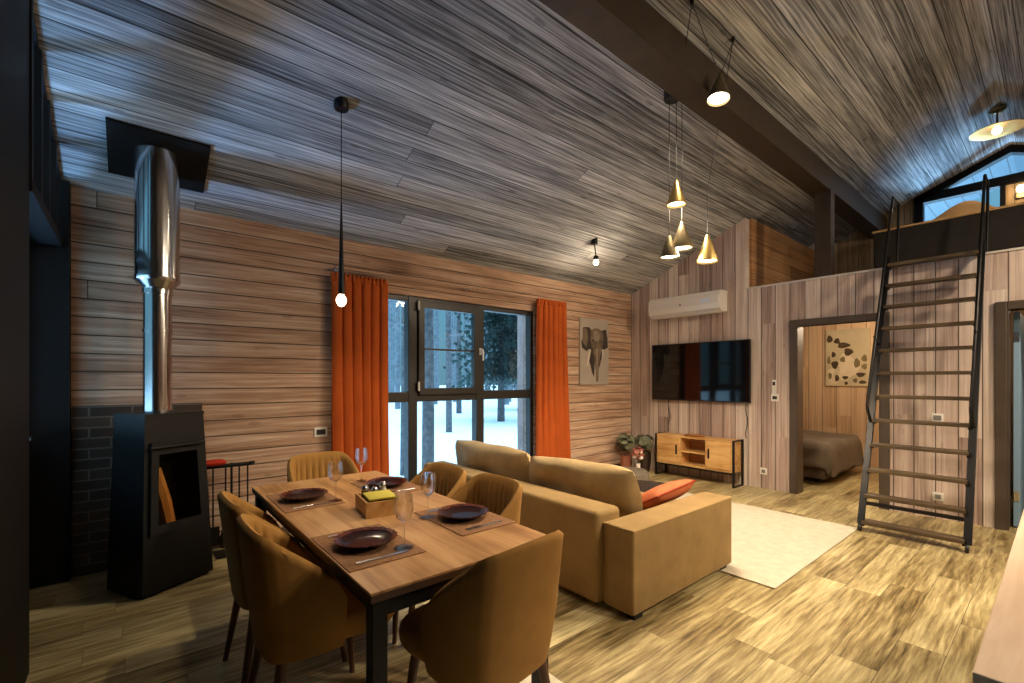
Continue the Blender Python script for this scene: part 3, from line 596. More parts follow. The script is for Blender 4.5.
def chair_shell():
    """curved winged back: columns run from the right wing round the back to the left wing"""
    half = [(0.238, 0.055), (0.243, 0.0), (0.243, -0.06), (0.240, -0.115), (0.232, -0.165), (0.218, -0.205), (0.196, -0.236), (0.166, -0.254), (0.125, -0.262), (0.083, -0.266), (0.042, -0.268)]
    top = half + [(0.0, -0.269)] + [(-x, y) for x, y in reversed(half)]
    P = [Vector((x, y)) for x, y in top]
    # resample finely
    cum = [0.0]
    for a, c2 in zip(P, P[1:]): cum.append(cum[-1] + (c2 - a).length)
    L = cum[-1]; NC = 88; NR = 14; pts = []
    for k in range(NC + 1):
        s = L * k / NC; i = 0
        while i < len(cum) - 2 and cum[i+1] < s: i += 1
        f = (s - cum[i]) / (cum[i+1] - cum[i]); pts.append(P[i].lerp(P[i+1], f))
    def htop(p):
        # p plan point: full height across the back, straight slope down the wings
        t = (p.y + 0.232) / 0.28
        k_ = 0.10; t2 = 0.5 * (t + math.sqrt(t * t + k_ * k_)) - 0.02      # soft corner where the wing slope begins
        return 0.846 - 0.010 * (abs(p.x) / 0.2) ** 2 - 0.225 * t2 - 0.03 * max(0, t - 0.75) ** 2 * 16
    b = bmesh.new(); O = []; I = []
    for k, p in enumerate(pts):
        d = (pts[min(k+1, NC)] - pts[max(k-1, 0)]).normalized(); nrm = Vector((d.y, -d.x))
        if nrm.dot(p - Vector((0, 0.05))) < 0: nrm = -nrm
        ht = htop(p); zb = 0.375; ro = []; ri = []
        ck = abs(math.sin(PI * (k / NC - 0.5) * 22)) ** 0.6
        inback = 1.0 if abs(k / NC - 0.5) < 0.34 else 0.0
        for j in range(NR + 1):
            f = j / NR; z = zb + (ht - zb) * f
            zz = (z - 0.375) / 0.48
            s = 0.84 + 0.16 * min(1, zz * 2.4 + 0.02) ** 0.5
            rec = 0.04 * (1 - zz)            # recline: the bottom sits further forward
            q = Vector((p.x * s, p.y * (0.93 + 0.07 * zz) + rec * (1 if p.y < -0.1 else max(0, (-p.y + 0.05) / 0.15))))
            th = 0.036 + (0.010 * ck * inback * min(1, f * 4) * min(1, (1 - f) * 6))
            ro.append(b.verts.new((q.x, q.y, z)))
            qi = q - nrm * th
            ri.append(b.verts.new((qi.x, qi.y, z - (0.0))))
        O.append(ro); I.append(ri)
    rim = []
    for k in range(NC + 1):     # rounded rim
        a, c2 = O[k][-1].co, I[k][-1].co; mid = (a + c2) / 2; rim.append(b.verts.new((mid.x, mid.y, mid.z + 0.014)))
    for k in range(NC):
        for j in range(NR):
            b.faces.new((O[k][j], O[k+1][j], O[k+1][j+1], O[k][j+1])); b.faces.new((I[k][j], I[k][j+1], I[k+1][j+1], I[k+1][j]))
        b.faces.new((O[k][-1], O[k+1][-1], rim[k+1], rim[k])); b.faces.new((rim[k], rim[k+1], I[k+1][-1], I[k][-1]))
        b.faces.new((O[k][0], I[k][0], I[k+1][0], O[k+1][0]))
    for k in (0, NC):
        for j in range(NR): b.faces.new((O[k][j], O[k][j+1], I[k][j+1], I[k][j]) if k == 0 else (O[k][j], I[k][j], I[k][j+1], O[k][j+1]))
        b.faces.new((O[k][-1], rim[k], I[k][-1]))
    bmesh.ops.recalc_face_normals(b, faces=b.faces)
    m = MB(); m._add(b); return m
def seat_mesh():
    b = bmesh.new(); n = 40; rings = []
    def plan(a, sc_):
        c, s = math.cos(a), math.sin(a); e = 0.55
        x = math.copysign(abs(c) ** e, c); y = math.copysign(abs(s) ** e, s)
        wx = 0.192 + 0.028 * max(0, y + 0.2)
        return x * wx * sc_, y * 0.235 * sc_ + 0.075
    prof = [(0.0, 0.375), (0.80, 0.375), (0.92, 0.385), (0.985, 0.41), (1.0, 0.437), (0.985, 0.462), (0.93, 0.479), (0.80, 0.488), (0.4, 0.493), (0.0, 0.494)]
    for s_, z in prof:
        if s_ == 0: rings.append([b.verts.new((0, 0.075, z))])
        else: rings.append([b.verts.new((*plan(2*PI*j/n, s_), z)) for j in range(n)])
    for A, B in zip(rings, rings[1:]):
        for j in range(n):
            vs = []
            for q in (A[j % len(A)], A[(j+1) % len(A)], B[(j+1) % len(B)], B[j % len(B)]):
                if q not in vs: vs.append(q)
            b.faces.new(vs)
    bmesh.ops.recalc_face_normals(b, faces=b.faces); m = MB(); m._add(b); return m
def make_chair(label):
    c = thing('dining_chair', label, 'chair', group='mustard dining chairs')
    chair_shell().build('backrest', 'mustard', c, 60); seat_mesh().build('seat', 'mustard', c, 60)
    for sx in (-1, 1):
        for y0_, y1_ in ((0.19, 0.235), (-0.15, -0.215)):
            MB().tube([(sx*0.15, y0_, 0.40), (sx*0.20, y1_, 0.0)], 0.021, 12, 0.012).build('leg', 'chair_leg', c, True)
    return c
ch = make_chair('mustard velvet chair at the near table end, its whole outer back towards the viewer')
ch.location = (1.0, 1.385, 0); ch.rotation_euler = (0, 0, math.radians(7))
dup(ch, (0.575, 1.975, 0), math.radians(-90), 'large dark-backed chair on the left table side, nearest the viewer')
dup(ch, (0.575, 2.475, 0), math.radians(-89), 'chair on the left table side, half hidden behind the nearer left chair')
dup(ch, (1.335, 2.00, 0), math.radians(90), 'chair with ribbed inside back between table and sofa, nearer of two')
dup(ch, (1.30, 2.47, 0), math.radians(91), 'chair between table and sofa, beside the window end of the table')
dup(ch, (1.055, 3.265, 0), math.radians(182), 'yellow lit chair at the far table end, in front of the left curtain')

# table settings
PT = TZ
def mat_at(x, y, lab):
    m = MB().box(-0.145, 0.145, -0.215, 0.215, 0, 0.003)
    o = m.build('placemat', 'placemat'); o.location = (x, y, PT + 0.0005); return tag(o, lab, 'placemat', 'woven placemats')
def plate():
    p = thing('dinner_plate', 'x', 'plate', group='plum glass plates')
    MB().lathe([(0, 0.002), (0.07, 0.0), (0.075, 0.004), (0.106, 0.020), (0.105, 0.0235), (0.074, 0.009), (0.05, 0.006), (0, 0.006)], 40).build('plate_body', 'plate', p, True)
    n = 44; b = bmesh.new(); rr = []
    for j in range(n * 2):
        a = PI * j / n; r = 0.117 + 0.004 * math.cos(a * n / 1.0 * 0.5)
        rr.append([b.verts.new((rad * math.cos(a), rad * math.sin(a), z)) for rad, z in ((0.100, 0.0195), (r, 0.027), (r, 0.030), (0.100, 0.0235))])
    for j in range(2 * n):
        A, B = rr[j], rr[(j+1) % (2*n)]
        for i in range(4): b.faces.new((A[i], A[(i+1) % 4], B[(i+1) % 4], B[i]))
    bmesh.ops.recalc_face_normals(b, faces=b.faces); m = MB(); m._add(b); o = m.build('rim', 'plate_rim', p, True); o['label'] = 'scalloped coppery rim'
    return p
pl0 = plate()
def goblet():
    g = thing('wine_glass', 'x', 'glass', group='stemmed wine glasses')
    MB().lathe([(0, 0.102), (0.012, 0.102), (0.028, 0.116), (0.036, 0.14), (0.0365, 0.165), (0.031, 0.205), (0.0295, 0.205), (0.035, 0.165), (0.0345, 0.14), (0.027, 0.1185), (0.011, 0.106), (0, 0.106)], 28).build('bowl', 'wine_glass', g, True)
    MB().lathe([(0, 0.104), (0.006, 0.102), (0.0036, 0.085), (0.0036, 0.02), (0.007, 0.008), (0, 0.008)], 14).build('stem', 'wine_glass', g, True)
    MB().lathe([(0, 0.008), (0.01, 0.007), (0.036, 0.002), (0.036, 0.0), (0, 0.0)], 28).build('foot', 'wine_glass', g, True)
    return g
gb0 = goblet()
def fork():
    m = MB(); m.box(-0.006, 0.006, -0.095, 0.02, 0, 0.003, 0.001); m.box(-0.011, 0.011, 0.02, 0.05, 0, 0.003)
    for x in (-0.0095, -0.0032, 0.0032, 0.0095): m.box(x - 0.0016, x + 0.0016, 0.05, 0.095, 0, 0.003)
    return m.build('fork', 'chrome')
def knife():
    m = MB(); m.box(-0.007, 0.007, -0.105, -0.01, 0, 0.004, 0.0015); m.prism([(-0.006, -0.01), (0.008, -0.01), (0.009, 0.08), (0.002, 0.105), (-0.006, 0.09)], 0.0008, 0.0028)
    return m.build('knife', 'chrome')
fk0 = tag(fork(), 'x', 'fork', 'steel forks'); kn0 = tag(knife(), 'x', 'knife', 'steel knives')
settings = [(0.705, 1.745, 1, 'nearest left corner', (0.80, 1.615)), (0.715, 2.62, 1, 'far left side', (0.83, 2.47)),
            (1.195, 1.80, -1, 'right side by the ribbed chairs', (1.065, 1.90)), (1.19, 2.62, -1, 'far right side near the window', (1.12, 2.85))]
for k, (x, y, sd, where, gpos) in enumerate(settings):
    mat_at(x, y, 'brown woven placemat at the %s of the table' % where)
    lab = 'dark plum glass plate at the %s of the table' % where
    pz = PT + 0.0045
    if k == 0: pl0.location = (x, y, pz); pl0['label'] = lab
    else: dup(pl0, (x, y, pz), 0.3 * k, lab)
    lab = 'wine glass by the plate at the %s of the table' % where
    on_mat = abs(gpos[0] - x) < 0.145 - 0.036 + 0.072 and abs(gpos[1] - y) < 0.215 + 0.036
    gz = PT + (0.0045 if on_mat else 0.0006)
    if k == 0: gb0.location = (*gpos, gz); gb0['label'] = lab
    else: dup(gb0, (*gpos, gz), 0, lab)
    rz = -PI/2 if sd > 0 else PI/2
    for base, off, nm in ((fk0, 0.17, 'fork'), (kn0, -0.17, 'knife')):
        o = base if k == 0 else base.copy()
        if k: COL.objects.link(o)
        o.location = (x, y + off * sd, pz); o.rotation_euler = (0, 0, rz); o['label'] = 'steel %s on the placemat at the %s of the table' % (nm, where)
# wooden caddy with napkins and shakers
cx, cy = 0.93, 2.165
cd = thing('napkin_caddy', 'small open wooden box in the middle of the dining table', 'box', (cx, cy, PT + 0.0005), math.radians(-8))
m = MB(); a_, c_, h_ = 0.075, 0.105, 0.072
m.box(-a_, a_, -c_, c_, 0, 0.008)
for sx in (-1, 1): m.box(sx*a_ - 0.005, sx*a_ + 0.005, -c_ - 0.005, c_ + 0.005, 0, h_)
for sy in (-1, 1): m.box(-a_, a_, sy*c_ - 0.005, sy*c_ + 0.005, 0, h_)
m.box(-a_, a_, 0.028, 0.036, 0.008, h_ - 0.01)
m.build('box_body', 'oak', cd)
np_ = MB()
for k in range(5): np_.box(-0.064, 0.064, -0.098, 0.022, 0.008 + k*0.015, 0.021 + k*0.015, 0.004, 2)
nk = thing('napkin_stack', 'lime and green paper napkins stacked in the wooden table box', 'napkins', (cx, cy, PT + 0.0005), math.radians(-8))
np_.build('green_napkins', 'napkin_green', nk, True); MB().box(-0.066, 0.066, -0.1, 0.024, 0.0835, 0.092, 0.003, 2, Matrix.Rotation(0.05, 4, 'X')).build('lime_napkin', 'napkin', nk, True)
for k, (dx_, lab) in enumerate(((-0.045, 'glass pepper shaker with steel lid in the left of the table box'), (0.005, 'squat glass shaker in the middle of the table box'), (0.048, 'pale salt shaker at the right of the table box'))):
    s_ = thing('condiment_shaker', lab, 'shaker', (cx + dx_ + 0.01, cy + 0.068, PT + 0.009), 0, 'condiment shakers')
    hh = (0.085, 0.07, 0.09)[k]
    MB().lathe([(0, 0), (0.017, 0), (0.018, 0.01), (0.016, hh), (0, hh)], 18).build('jar', ('pot_brown', 'dark_plastic', 'white_plastic')[k], s_, True)
    MB().lathe([(0, hh), (0.017, hh), (0.017, hh + 0.014), (0.01, hh + 0.024), (0, hh + 0.026)], 18).build('lid', 'chrome', s_, True)
# pendant over the far table end
pn = thing('pendant_lamp', 'slim black tube pendant with bare bulb hanging over the dining table', 'lamp', (1.115, 3.2, 0))
zt = zc(3.2)
MB().lathe([(0, zt - 0.045), (0.045, zt - 0.045), (0.05, zt - 0.035), (0.05, zt + 0.03), (0, zt + 0.03)], 24).build('canopy', 'black_metal', pn, True)
MB().tube([(0, 0, zt - 0.04), (0, 0, 2.60)], 0.003, 6).build('cord', 'black_metal', pn, True)
MB().lathe([(0, 2.62), (0.005, 2.62), (0.022, 2.0), (0.024, 1.985), (0, 1.985)], 20).build('tube_shade', 'black_metal', pn, True)
bl = MB().lathe([(0, 1.99), (0.018, 1.985), (0.034, 1.955), (0.034, 1.935), (0.02, 1.908), (0, 1.90)], 20).build('bulb', 'bulb', pn, True)
spot_light('pendant_glow', (1.115, 3.2, 1.88), (1.115, 3.2, 0), 17, WARM2, math.radians(172), 0.35, 0.04)

# ------------------------------------------------------------------ sofa and sitting area
SX0, SX1, SY0, SY1 = 2.15, 3.42, 1.57, 3.95
sf = thing('sofa', 'long taupe velour sofa with block armrests, back turned to the dining table', 'sofa', (0, 0, 0))
MB().box(SX0 + 0.06, SX1 - 0.03, SY0 + 0.18, SY1 - 0.18, 0.04, 0.29, 0.02, 3).build('base', 'sofa', sf, True)
MB().box(SX0, SX0 + 0.24, SY0 + 0.225, SY1, 0.035, 0.595, 0.035, 4).build('backrest', 'sofa', sf, True)
for (y0_, y1_) in ((SY0, SY0 + 0.22), (SY1 - 0.2, SY1)):
    x_0 = SX0 + 0.05 if y0_ == SY0 else SX0 + 0.245
    a = MB().box(x_0, SX1, y0_, y1_, 0.035, 0.53, 0.018, 3).build('armrest', 'sofa', sf, True)
    lp = [(x_0 + 0.004, y0_ + 0.004, 0.522), (SX1 - 0.004, y0_ + 0.004, 0.522), (SX1 - 0.004, y1_ - 0.004, 0.522), (x_0 + 0.004, y1_ - 0.004, 0.522)]
    MB().tube(lp, 0.006, 6, closed=True).build('piping', 'sofa', a, True)
for k in range(2):
    ya = SY0 + 0.225 + k * 0.965
    MB().box(SX0 + 0.245, SX1 - 0.03, ya, ya + 0.955, 0.29, 0.435, 0.04, 4).build('seat_cushion', 'sofa', sf, True)
for x in (SX0 + 0.13, SX1 - 0.09):
    for y in (SY0 + 0.05, SY1 - 0.05): MB().box(x - 0.04, x + 0.04, y - 0.03, y + 0.03, 0, 0.036).build('foot', 'black_metal', sf)
MB().box(SX0 + 0.16, SX1 - 0.14, SY0 + 0.06, SY0 + 0.1, 0.004, 0.036).build('plinth_rail', 'black_metal', sf)
def back_cushion(y, tilt, L, H_, lab, seed, dx=0.0, rz=0.0, zt=0.0):
    mt = Matrix.Rotation(rz, 4, 'Z') @ Matrix.Rotation(tilt, 4, 'Y') @ Matrix.Rotation(PI/2, 4, 'Z') @ Matrix.Rotation(PI/2, 4, 'X')
    o = MB().puff(L, H_, 0.235, mt, n=22, wob=0.03, seed=seed).build('back_cushion', 'sofa_cushion', None, True)
    o.location = (SX0 + 0.40 + dx, y, 0.435 + H_/2 - 0.06 + zt); return tag(o, lab, 'cushion', 'big sofa back cushions')
back_cushion(3.36, -0.26, 1.14, 0.44, 'large sand sofa back cushion before the window, the farther one', 3, 0.0)
back_cushion(2.30, -0.30, 0.98, 0.43, 'large sand sofa back cushion at the near armrest end', 5, 0.03, 0.12)
pw = thing('throw_pillow', 'salmon orange pillow with rust piping leaning on the near sofa armrest', 'pillow', (3.12, 1.975, 0.512), math.radians(-6))
tm = Matrix.Rotation(math.radians(-8), 4, 'Y') @ Matrix.Rotation(math.radians(-28), 4, 'X')
MB().puff(0.46, 0.36, 0.13, tm, n=16, wob=0.006, seed=9, e=0.1).build('pillow_body', 'pillow', pw, True)
edge = []
for i in range(64):
    a = 2*PI*i/64; c_, s_ = math.cos(a), math.sin(a); k_ = 1/max(abs(c_), abs(s_)); u_, v_ = c_*k_, s_*k_
    kk = 1 - 0.1*0.35*(u_*u_*v_*v_); edge.append(tm @ Vector((u_*0.23*kk, v_*0.18*kk, 0)))
MB().tube(edge, 0.008, 6, closed=True).build('piping', 'pillow_trim', pw, True)
# rugs
rg = tag(MB().box(3.285, 5.21, 1.225, 3.75, 0.001, 0.013, 0.004).build('area_rug', 'rug'), 'large cream rug on the floor in front of the sofa', 'rug')
rg2 = tag(MB().box(0.78, 1.52, 0.5, 1.82, 0.001, 0.009, 0.003).build('floor_mat', 'rug'), 'pale mat under the chair at the near table end', 'mat')
# coffee table
ct = thing('coffee_table', 'low round black-topped table with thin brass legs on the cream rug', 'table', (3.80, 2.56, 0.013))
MB().lathe([(0, 0.325), (0.285, 0.325), (0.30, 0.33), (0.30, 0.345), (0.295, 0.35), (0, 0.35)], 44).build('tabletop', plain('black_marble_top', lin(40, 36, 34), 0.15), ct, True)
MB().tube([(0.27*math.cos(2*PI*i/40), 0.27*math.sin(2*PI*i/40), 0.318) for i in range(40)], 0.008, 6, closed=True).build('rim_ring', 'gold', ct, True)
for k in range(3):
    a = 2*PI*k/3 + 0.5; MB().tube([(0.26*math.cos(a), 0.26*math.sin(a), 0.322), (0.26*math.cos(a), 0.26*math.sin(a), 0)], 0.008, 8).build('leg', 'gold', ct, True)
pf = thing('round_pouf', 'grey velvet round pouf beyond the sofa near the television stand', 'pouf', (4.72, 3.42, 0.013))
MB().lathe([(0, 0), (0.2, 0), (0.225, 0.02), (0.235, 0.12), (0.228, 0.24), (0.20, 0.268), (0, 0.275)], 36).build('pouf_body', 'pouf', pf, True)
MB().lathe([(0.2, 0.0), (0.23, 0.0), (0.232, 0.03), (0.2, 0.03)], 36).build('base_ring', 'gold', pf, True)

# ------------------------------------------------------------------ media wall
TVX = 5.925
ts = thing('tv_stand', 'oak television stand with two doors in a black metal frame', 'tv stand', (0, 0, 0))
A0, A1, AD0, AD1 = 2.70, 3.84, TVX, 6.19
m = MB()
m.box(AD0, AD1, A0 + 0.02, A1 - 0.02, 0.575, 0.60, 0.002)
m.box(AD0 + 0.005, AD1, A0 + 0.02, A1 - 0.02, 0.185, 0.208)
for y in (A0 + 0.03, 3.075, 3.455, A1 - 0.03): m.box(AD0 + 0.005, AD1, y - 0.01, y + 0.01, 0.208, 0.575)
m.build('cabinet_body', 'oak', ts)
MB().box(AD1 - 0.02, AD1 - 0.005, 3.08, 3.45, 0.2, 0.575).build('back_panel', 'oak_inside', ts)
MB().box(AD0 + 0.02, AD1 - 0.02, 3.085, 3.445, 0.375, 0.392).build('shelf', 'oak', ts)
for (ya, yb, hy_) in ((A0 + 0.042, 3.062, 3.03), (3.468, A1 - 0.042, 3.50)):
    d_ = MB().box(AD0 - 0.008, AD0 + 0.01, ya, yb, 0.213, 0.572, 0.002).build('door', 'oak', ts)
    MB().box(AD0 - 0.026, AD0 - 0.008, hy_ - 0.01, hy_ + 0.01, 0.34, 0.47, 0.003).build('handle', 'black_metal', d_)
m = MB()
for y in (A0 + 0.008, A1 - 0.008):
    for x in (AD0 + 0.005, AD1 - 0.005): m.box(x - 0.012, x + 0.012, y - 0.012, y + 0.012, 0, 0.604)
    m.box(AD0, AD1, y - 0.012, y + 0.012, 0.59, 0.606); m.box(AD0, AD1, y - 0.012, y + 0.012, 0.0, 0.02)
m.box(AD0 - 0.006, AD0 + 0.016, A0, A1, 0.165, 0.187)
m.build('metal_frame', 'black_metal', ts)
ty = MB().lathe([(0, 0), (0.13, 0), (0.15, 0.02), (0.143, 0.02), (0.125, 0.007), (0, 0.007)], 32, mat=Matrix.Diagonal((0.62, 1, 1, 1))).build('oval_tray', 'tray', None, True)
ty.location = (6.04, 3.30, 0.60); tag(ty, 'shallow brown oval tray on top of the television stand', 'tray')
tv = thing('television', 'large black flat television mounted on the upright boards', 'television', (0, 0, 0))
MB().box(6.165, 6.195, 2.60, 4.06, 1.085, 1.92, 0.004).build('housing', 'dark_plastic', tv)
MB().box(6.160, 6.166, 2.612, 4.048, 1.103, 1.908).build('screen', 'screen', tv)
MB().box(6.19, XR - 0.001, 3.1, 3.55, 1.3, 1.7).build('wall_bracket', 'black_metal', tv)
for (yy, zz, lab) in ((2.67, 0.62, 'black cable running down the wall from the right of the television'), (3.80, 0.63, 'black cable running down the wall below the left of the television')):
    z0_ = 1.09
    pts = [(XR - 0.01, yy + 0.012*math.sin(i*0.9), z0_ + (zz - 0.0 - z0_)*i/10) for i in range(11)]
    tag(MB().tube(pts, 0.005, 6).build('power_cable', 'dark_plastic', None, True), lab, 'cable', 'television cables')
ac = thing('air_conditioner', 'white wall-mounted air conditioner above the television', 'air conditioner', (0, 0, 0))
prof = [(XR, 2.32), (XR - 0.14, 2.31), (XR - 0.2, 2.355), (XR - 0.215, 2.42), (XR - 0.205, 2.55), (XR - 0.18, 2.595), (XR, 2.60)]
MB().prism(prof, 2.93, 4.02, 'y').build('casing', 'white_plastic', ac)
MB().box(XR - 0.195, XR - 0.06, 2.96, 3.99, 2.302, 2.312, 0.003, 2).build('louver', 'white_plastic', ac)
MB().prism([(XR - 0.217, 2.425), (XR - 0.208, 2.548), (XR - 0.212, 2.548), (XR - 0.221, 2.425)], 2.955, 3.995, 'y').build('front_panel', plain('satin_white_panel', lin(214, 208, 204), 0.25), ac)
MB().box(XR - 0.223, XR - 0.216, 3.06, 3.20, 2.44, 2.50).build('display', plain('pale_display', lin(190, 202, 222), 0.3), ac)
MB().lathe([(0, 0), (0.016, 0), (0.016, 0.004), (0, 0.004)], 16, (0, 0, 0), Matrix.Translation((XR - 0.219, 3.5, 2.455)) @ Matrix.Rotation(-PI/2, 4, 'Y')).build('badge', 'grey_plastic', ac)
def wall_box(name, label, cat, y, z, w, h, scr, grp=None):
    o = thing(name, label, cat, (XR, y, z), 0, grp)
    MB().box(-0.016, 0, -w/2, w/2, -h/2, h/2, 0.004).build('cover', 'white_plastic', o, True)
    a, b2, c2, d2 = scr; MB().box(-0.019, -0.015, a, b2, c2, d2, 0.001).build('screen' if 'control' in name else 'insert', 'dark_plastic' if 'pale' not in label else 'grey_plastic', o)
    return o
wall_box('remote_control', 'white remote control with dark display in a holder by the bedroom door', 'remote control', 2.335, 1.30, 0.05, 0.18, (-0.016, 0.016, 0.02, 0.065))
wall_box('light_switch', 'white switch plate with dark centre below the remote control', 'light switch', 2.325, 1.165, 0.09, 0.09, (-0.026, 0.026, -0.02, 0.02))
wall_box('wall_socket', 'pale socket low on the wall right of the television stand', 'socket', 2.46, 0.22, 0.085, 0.085, (-0.022, 0.022, -0.022, 0.022), 'pale wall sockets')
wall_box('wall_socket', 'pale socket low on the wall behind the bottom ladder treads', 'socket', 0.81, 0.22, 0.085, 0.085, (-0.022, 0.022, -0.022, 0.022), 'pale wall sockets')
wall_box('light_switch', 'pale switch plate on the wall behind the middle of the ladder', 'light switch', 0.815, 1.01, 0.09, 0.085, (-0.03, 0.03, -0.025, 0.025))
so = thing('wall_socket', 'white double socket with dark centre on the back wall left of the curtain', 'socket', (1.37, YB, 0.9))
MB().box(-0.06, 0.06, -0.014, 0, -0.045, 0.045, 0.004).build('cover', 'white_plastic', so); MB().box(-0.04, 0.04, -0.018, -0.013, -0.025, 0.025).build('insert', 'dark_plastic', so)

# elephant canvas
EX0, EX1, EZ0, EZ1 = 4.975, 5.62, 1.315, 2.29
ec = thing('canvas_print', 'tall pale canvas of an elephant head on the back wall', 'picture', ((EX0 + EX1)/2, YB, (EZ0 + EZ1)/2))
ew, eh = EX1 - EX0, EZ1 - EZ0
MB().box(-ew/2, ew/2, -0.03, 0, -eh/2, eh/2, 0.003).build('canvas', 'canvas', ec)
def flat(polys, name, mat, par, d, x0, z0, w, h, axis='y'):
    m = MB()
    for P in polys:
        Q = [(x0 + (p[0] - 0.5) * w, z0 + (0.5 - p[1]) * h) for p in P]
        if axis == 'y': m.prism(Q, d, d + 0.0006, 'y')
        else: m.prism([(-a, b2) for a, b2 in Q], d, d + 0.0006, 'x')
    return m.build(name, mat, par)
def blob(cx_, cy_, rx, ry, n=18, ph=0, am=0.12, sd=1):
    r_ = random.Random(sd); k1, k2 = r_.uniform(0, 6), r_.uniform(0, 6)
    return [(cx_ + rx*math.cos(a)*(1 + am*math.sin(3*a + k1) + am*0.6*math.sin(5*a + k2)), cy_ + ry*math.sin(a)*(1 + am*math.sin(3*a + k1))) for a in [2*PI*i/n for i in range(n)]]
for ear in ([(0.10, 0.14), (0.30, 0.13), (0.42, 0.2), (0.40, 0.42), (0.30, 0.45), (0.22, 0.5), (0.06, 0.45), (0.03, 0.36), (0.10, 0.28)],
      [(0.72, 0.17), (0.90, 0.14), (0.95, 0.26), (0.97, 0.42), (0.82, 0.46), (0.70, 0.40)]): flat([ear], 'ear', 'eleph_dark', ec, -0.0312, 0, 0, ew, eh)
flat([[(0.08, 0.15), (0.22, 0.16), (0.26, 0.30), (0.20, 0.43), (0.08, 0.36)]], 'ear_light', 'eleph', ec, -0.0318, 0, 0, ew, eh)
flat([[(0.30, 0.42), (0.45, 0.44), (0.50, 0.62), (0.47, 0.88), (0.40, 0.82), (0.34, 0.70), (0.27, 0.60)], [(0.68, 0.45), (0.80, 0.42), (0.74, 0.58), (0.66, 0.74), (0.62, 0.66)]], 'throat_shadow', 'eleph_dark', ec, -0.0312, 0, 0, ew, eh)
flat([[(0.38, 0.17), (0.50, 0.135), (0.66, 0.145), (0.78, 0.19), (0.80, 0.32), (0.73, 0.46), (0.67, 0.60), (0.63, 0.76), (0.62, 0.95), (0.55, 0.96), (0.53, 0.80), (0.49, 0.60), (0.42, 0.46), (0.35, 0.32)]], 'head', 'eleph', ec, -0.0322, 0, 0, ew, eh)
flat([[(0.48, 0.18), (0.62, 0.18), (0.68, 0.26), (0.62, 0.34), (0.48, 0.33), (0.43, 0.25)], [(0.53, 0.45), (0.61, 0.45), (0.60, 0.70), (0.57, 0.92), (0.55, 0.70)]], 'brow_light', 'eleph_light', ec, -0.0328, 0, 0, ew, eh)
flat([blob(0.43, 0.33, 0.03, 0.02), blob(0.74, 0.33, 0.025, 0.02)], 'eyes', 'eleph_dark', ec, -0.0334, 0, 0, ew, eh)
flat([[(0.31, 0.46), (0.36, 0.47), (0.30, 0.62), (0.26, 0.72), (0.22, 0.72), (0.25, 0.58)], [(0.74, 0.46), (0.78, 0.45), (0.80, 0.55), (0.77, 0.60)]], 'tusks', 'tusk', ec, -0.0338, 0, 0, ew, eh)

# curtains
def curtain(x0, x1, zt, zb, nf, amp, seed, flare=0.0, y=YB - 0.10):
    r_ = random.Random(seed); b = bmesh.new(); nx, nz = nf * 10, 26; G = []
    ph = [r_.uniform(-0.5, 0.5) for _ in range(nf + 1)]; am = [r_.uniform(0.6, 1.2) for _ in range(nf + 1)]
    for j in range(nz + 1):
        f = j / nz; z = zt + (zb - zt) * f; row = []
        for i in range(nx + 1):
            u = i / nx; k = u * nf; a0 = am[int(min(k, nf - 1))]
            wob = 0.14 * math.sin(2.3 * f + ph[int(min(k, nf - 1))] * 6)
            s = math.sin(2 * PI * (k + wob * f))
            yy = y + amp * a0 * (0.75 + 0.35 * f) * s * (0.75 + 0.25 * math.cos(4 * PI * k))
            xx = x0 + (x1 - x0) * u + flare * f * (u - 0.3) + 0.012 * math.cos(2 * PI * k) * (1 + f)
            row.append(b.verts.new((xx, yy, z)))
        G.append(row)
    for j in range(nz):
        for i in range(nx): b.faces.new((G[j][i], G[j][i+1], G[j+1][i+1], G[j+1][i]))
    bmesh.ops.recalc_face_normals(b, faces=b.faces)
    m = MB(); m._add(b); return m
def curtain_thing(lab, *a, **k):
    t_ = thing('curtain', lab, 'curtain', (0, 0, 0), 0, 'burnt orange curtains')
    o = curtain(*a, **k).build('curtain_panel', 'curtain', t_, 180); md = o.modifiers.new('solid', 'SOLIDIFY'); md.thickness = 0.006
    x0, x1, zt = a[0], a[1], a[2]
    n = a[4]
    h = MB()
    for i in range(14):
        x = x0 + (x1 - x0) * (i + 0.5) / 14; h.box(x - 0.012, x + 0.012, YB - 0.125, YB - 0.075, zt - 0.05, zt + 0.03, 0.006, 2)
    h.build('pleat_tape', 'curtain', t_, True)
curtain_thing('burnt orange curtain on the left of the window, behind the dining table', 1.425, 1.985, 2.375, 0.02, 6, 0.046, 2)
curtain_thing('burnt orange curtain on the right of the window, beside the elephant canvas', 4.06, 4.60, 2.43, 0.02, 6, 0.046, 5, 0.08)
cr = tag(MB().box(1.47, 4.62, YB - 0.12, YB - 0.08, 2.445, 2.465).build('curtain_rail', plain('wood_tone_rail', lin(170, 130, 100), 0.5)), 'slim wood-toned curtain rail above the window', 'curtain rail')
for x in (1.6, 3.0, 4.5): pass
MB().box(1.5, 1.53, YB - 0.1, YB, 2.44, 2.47).box(3.0, 3.03, YB - 0.1, YB, 2.44, 2.47).box(4.56, 4.59, YB - 0.1, YB, 2.44, 2.47).build('bracket', 'white_plastic', cr)

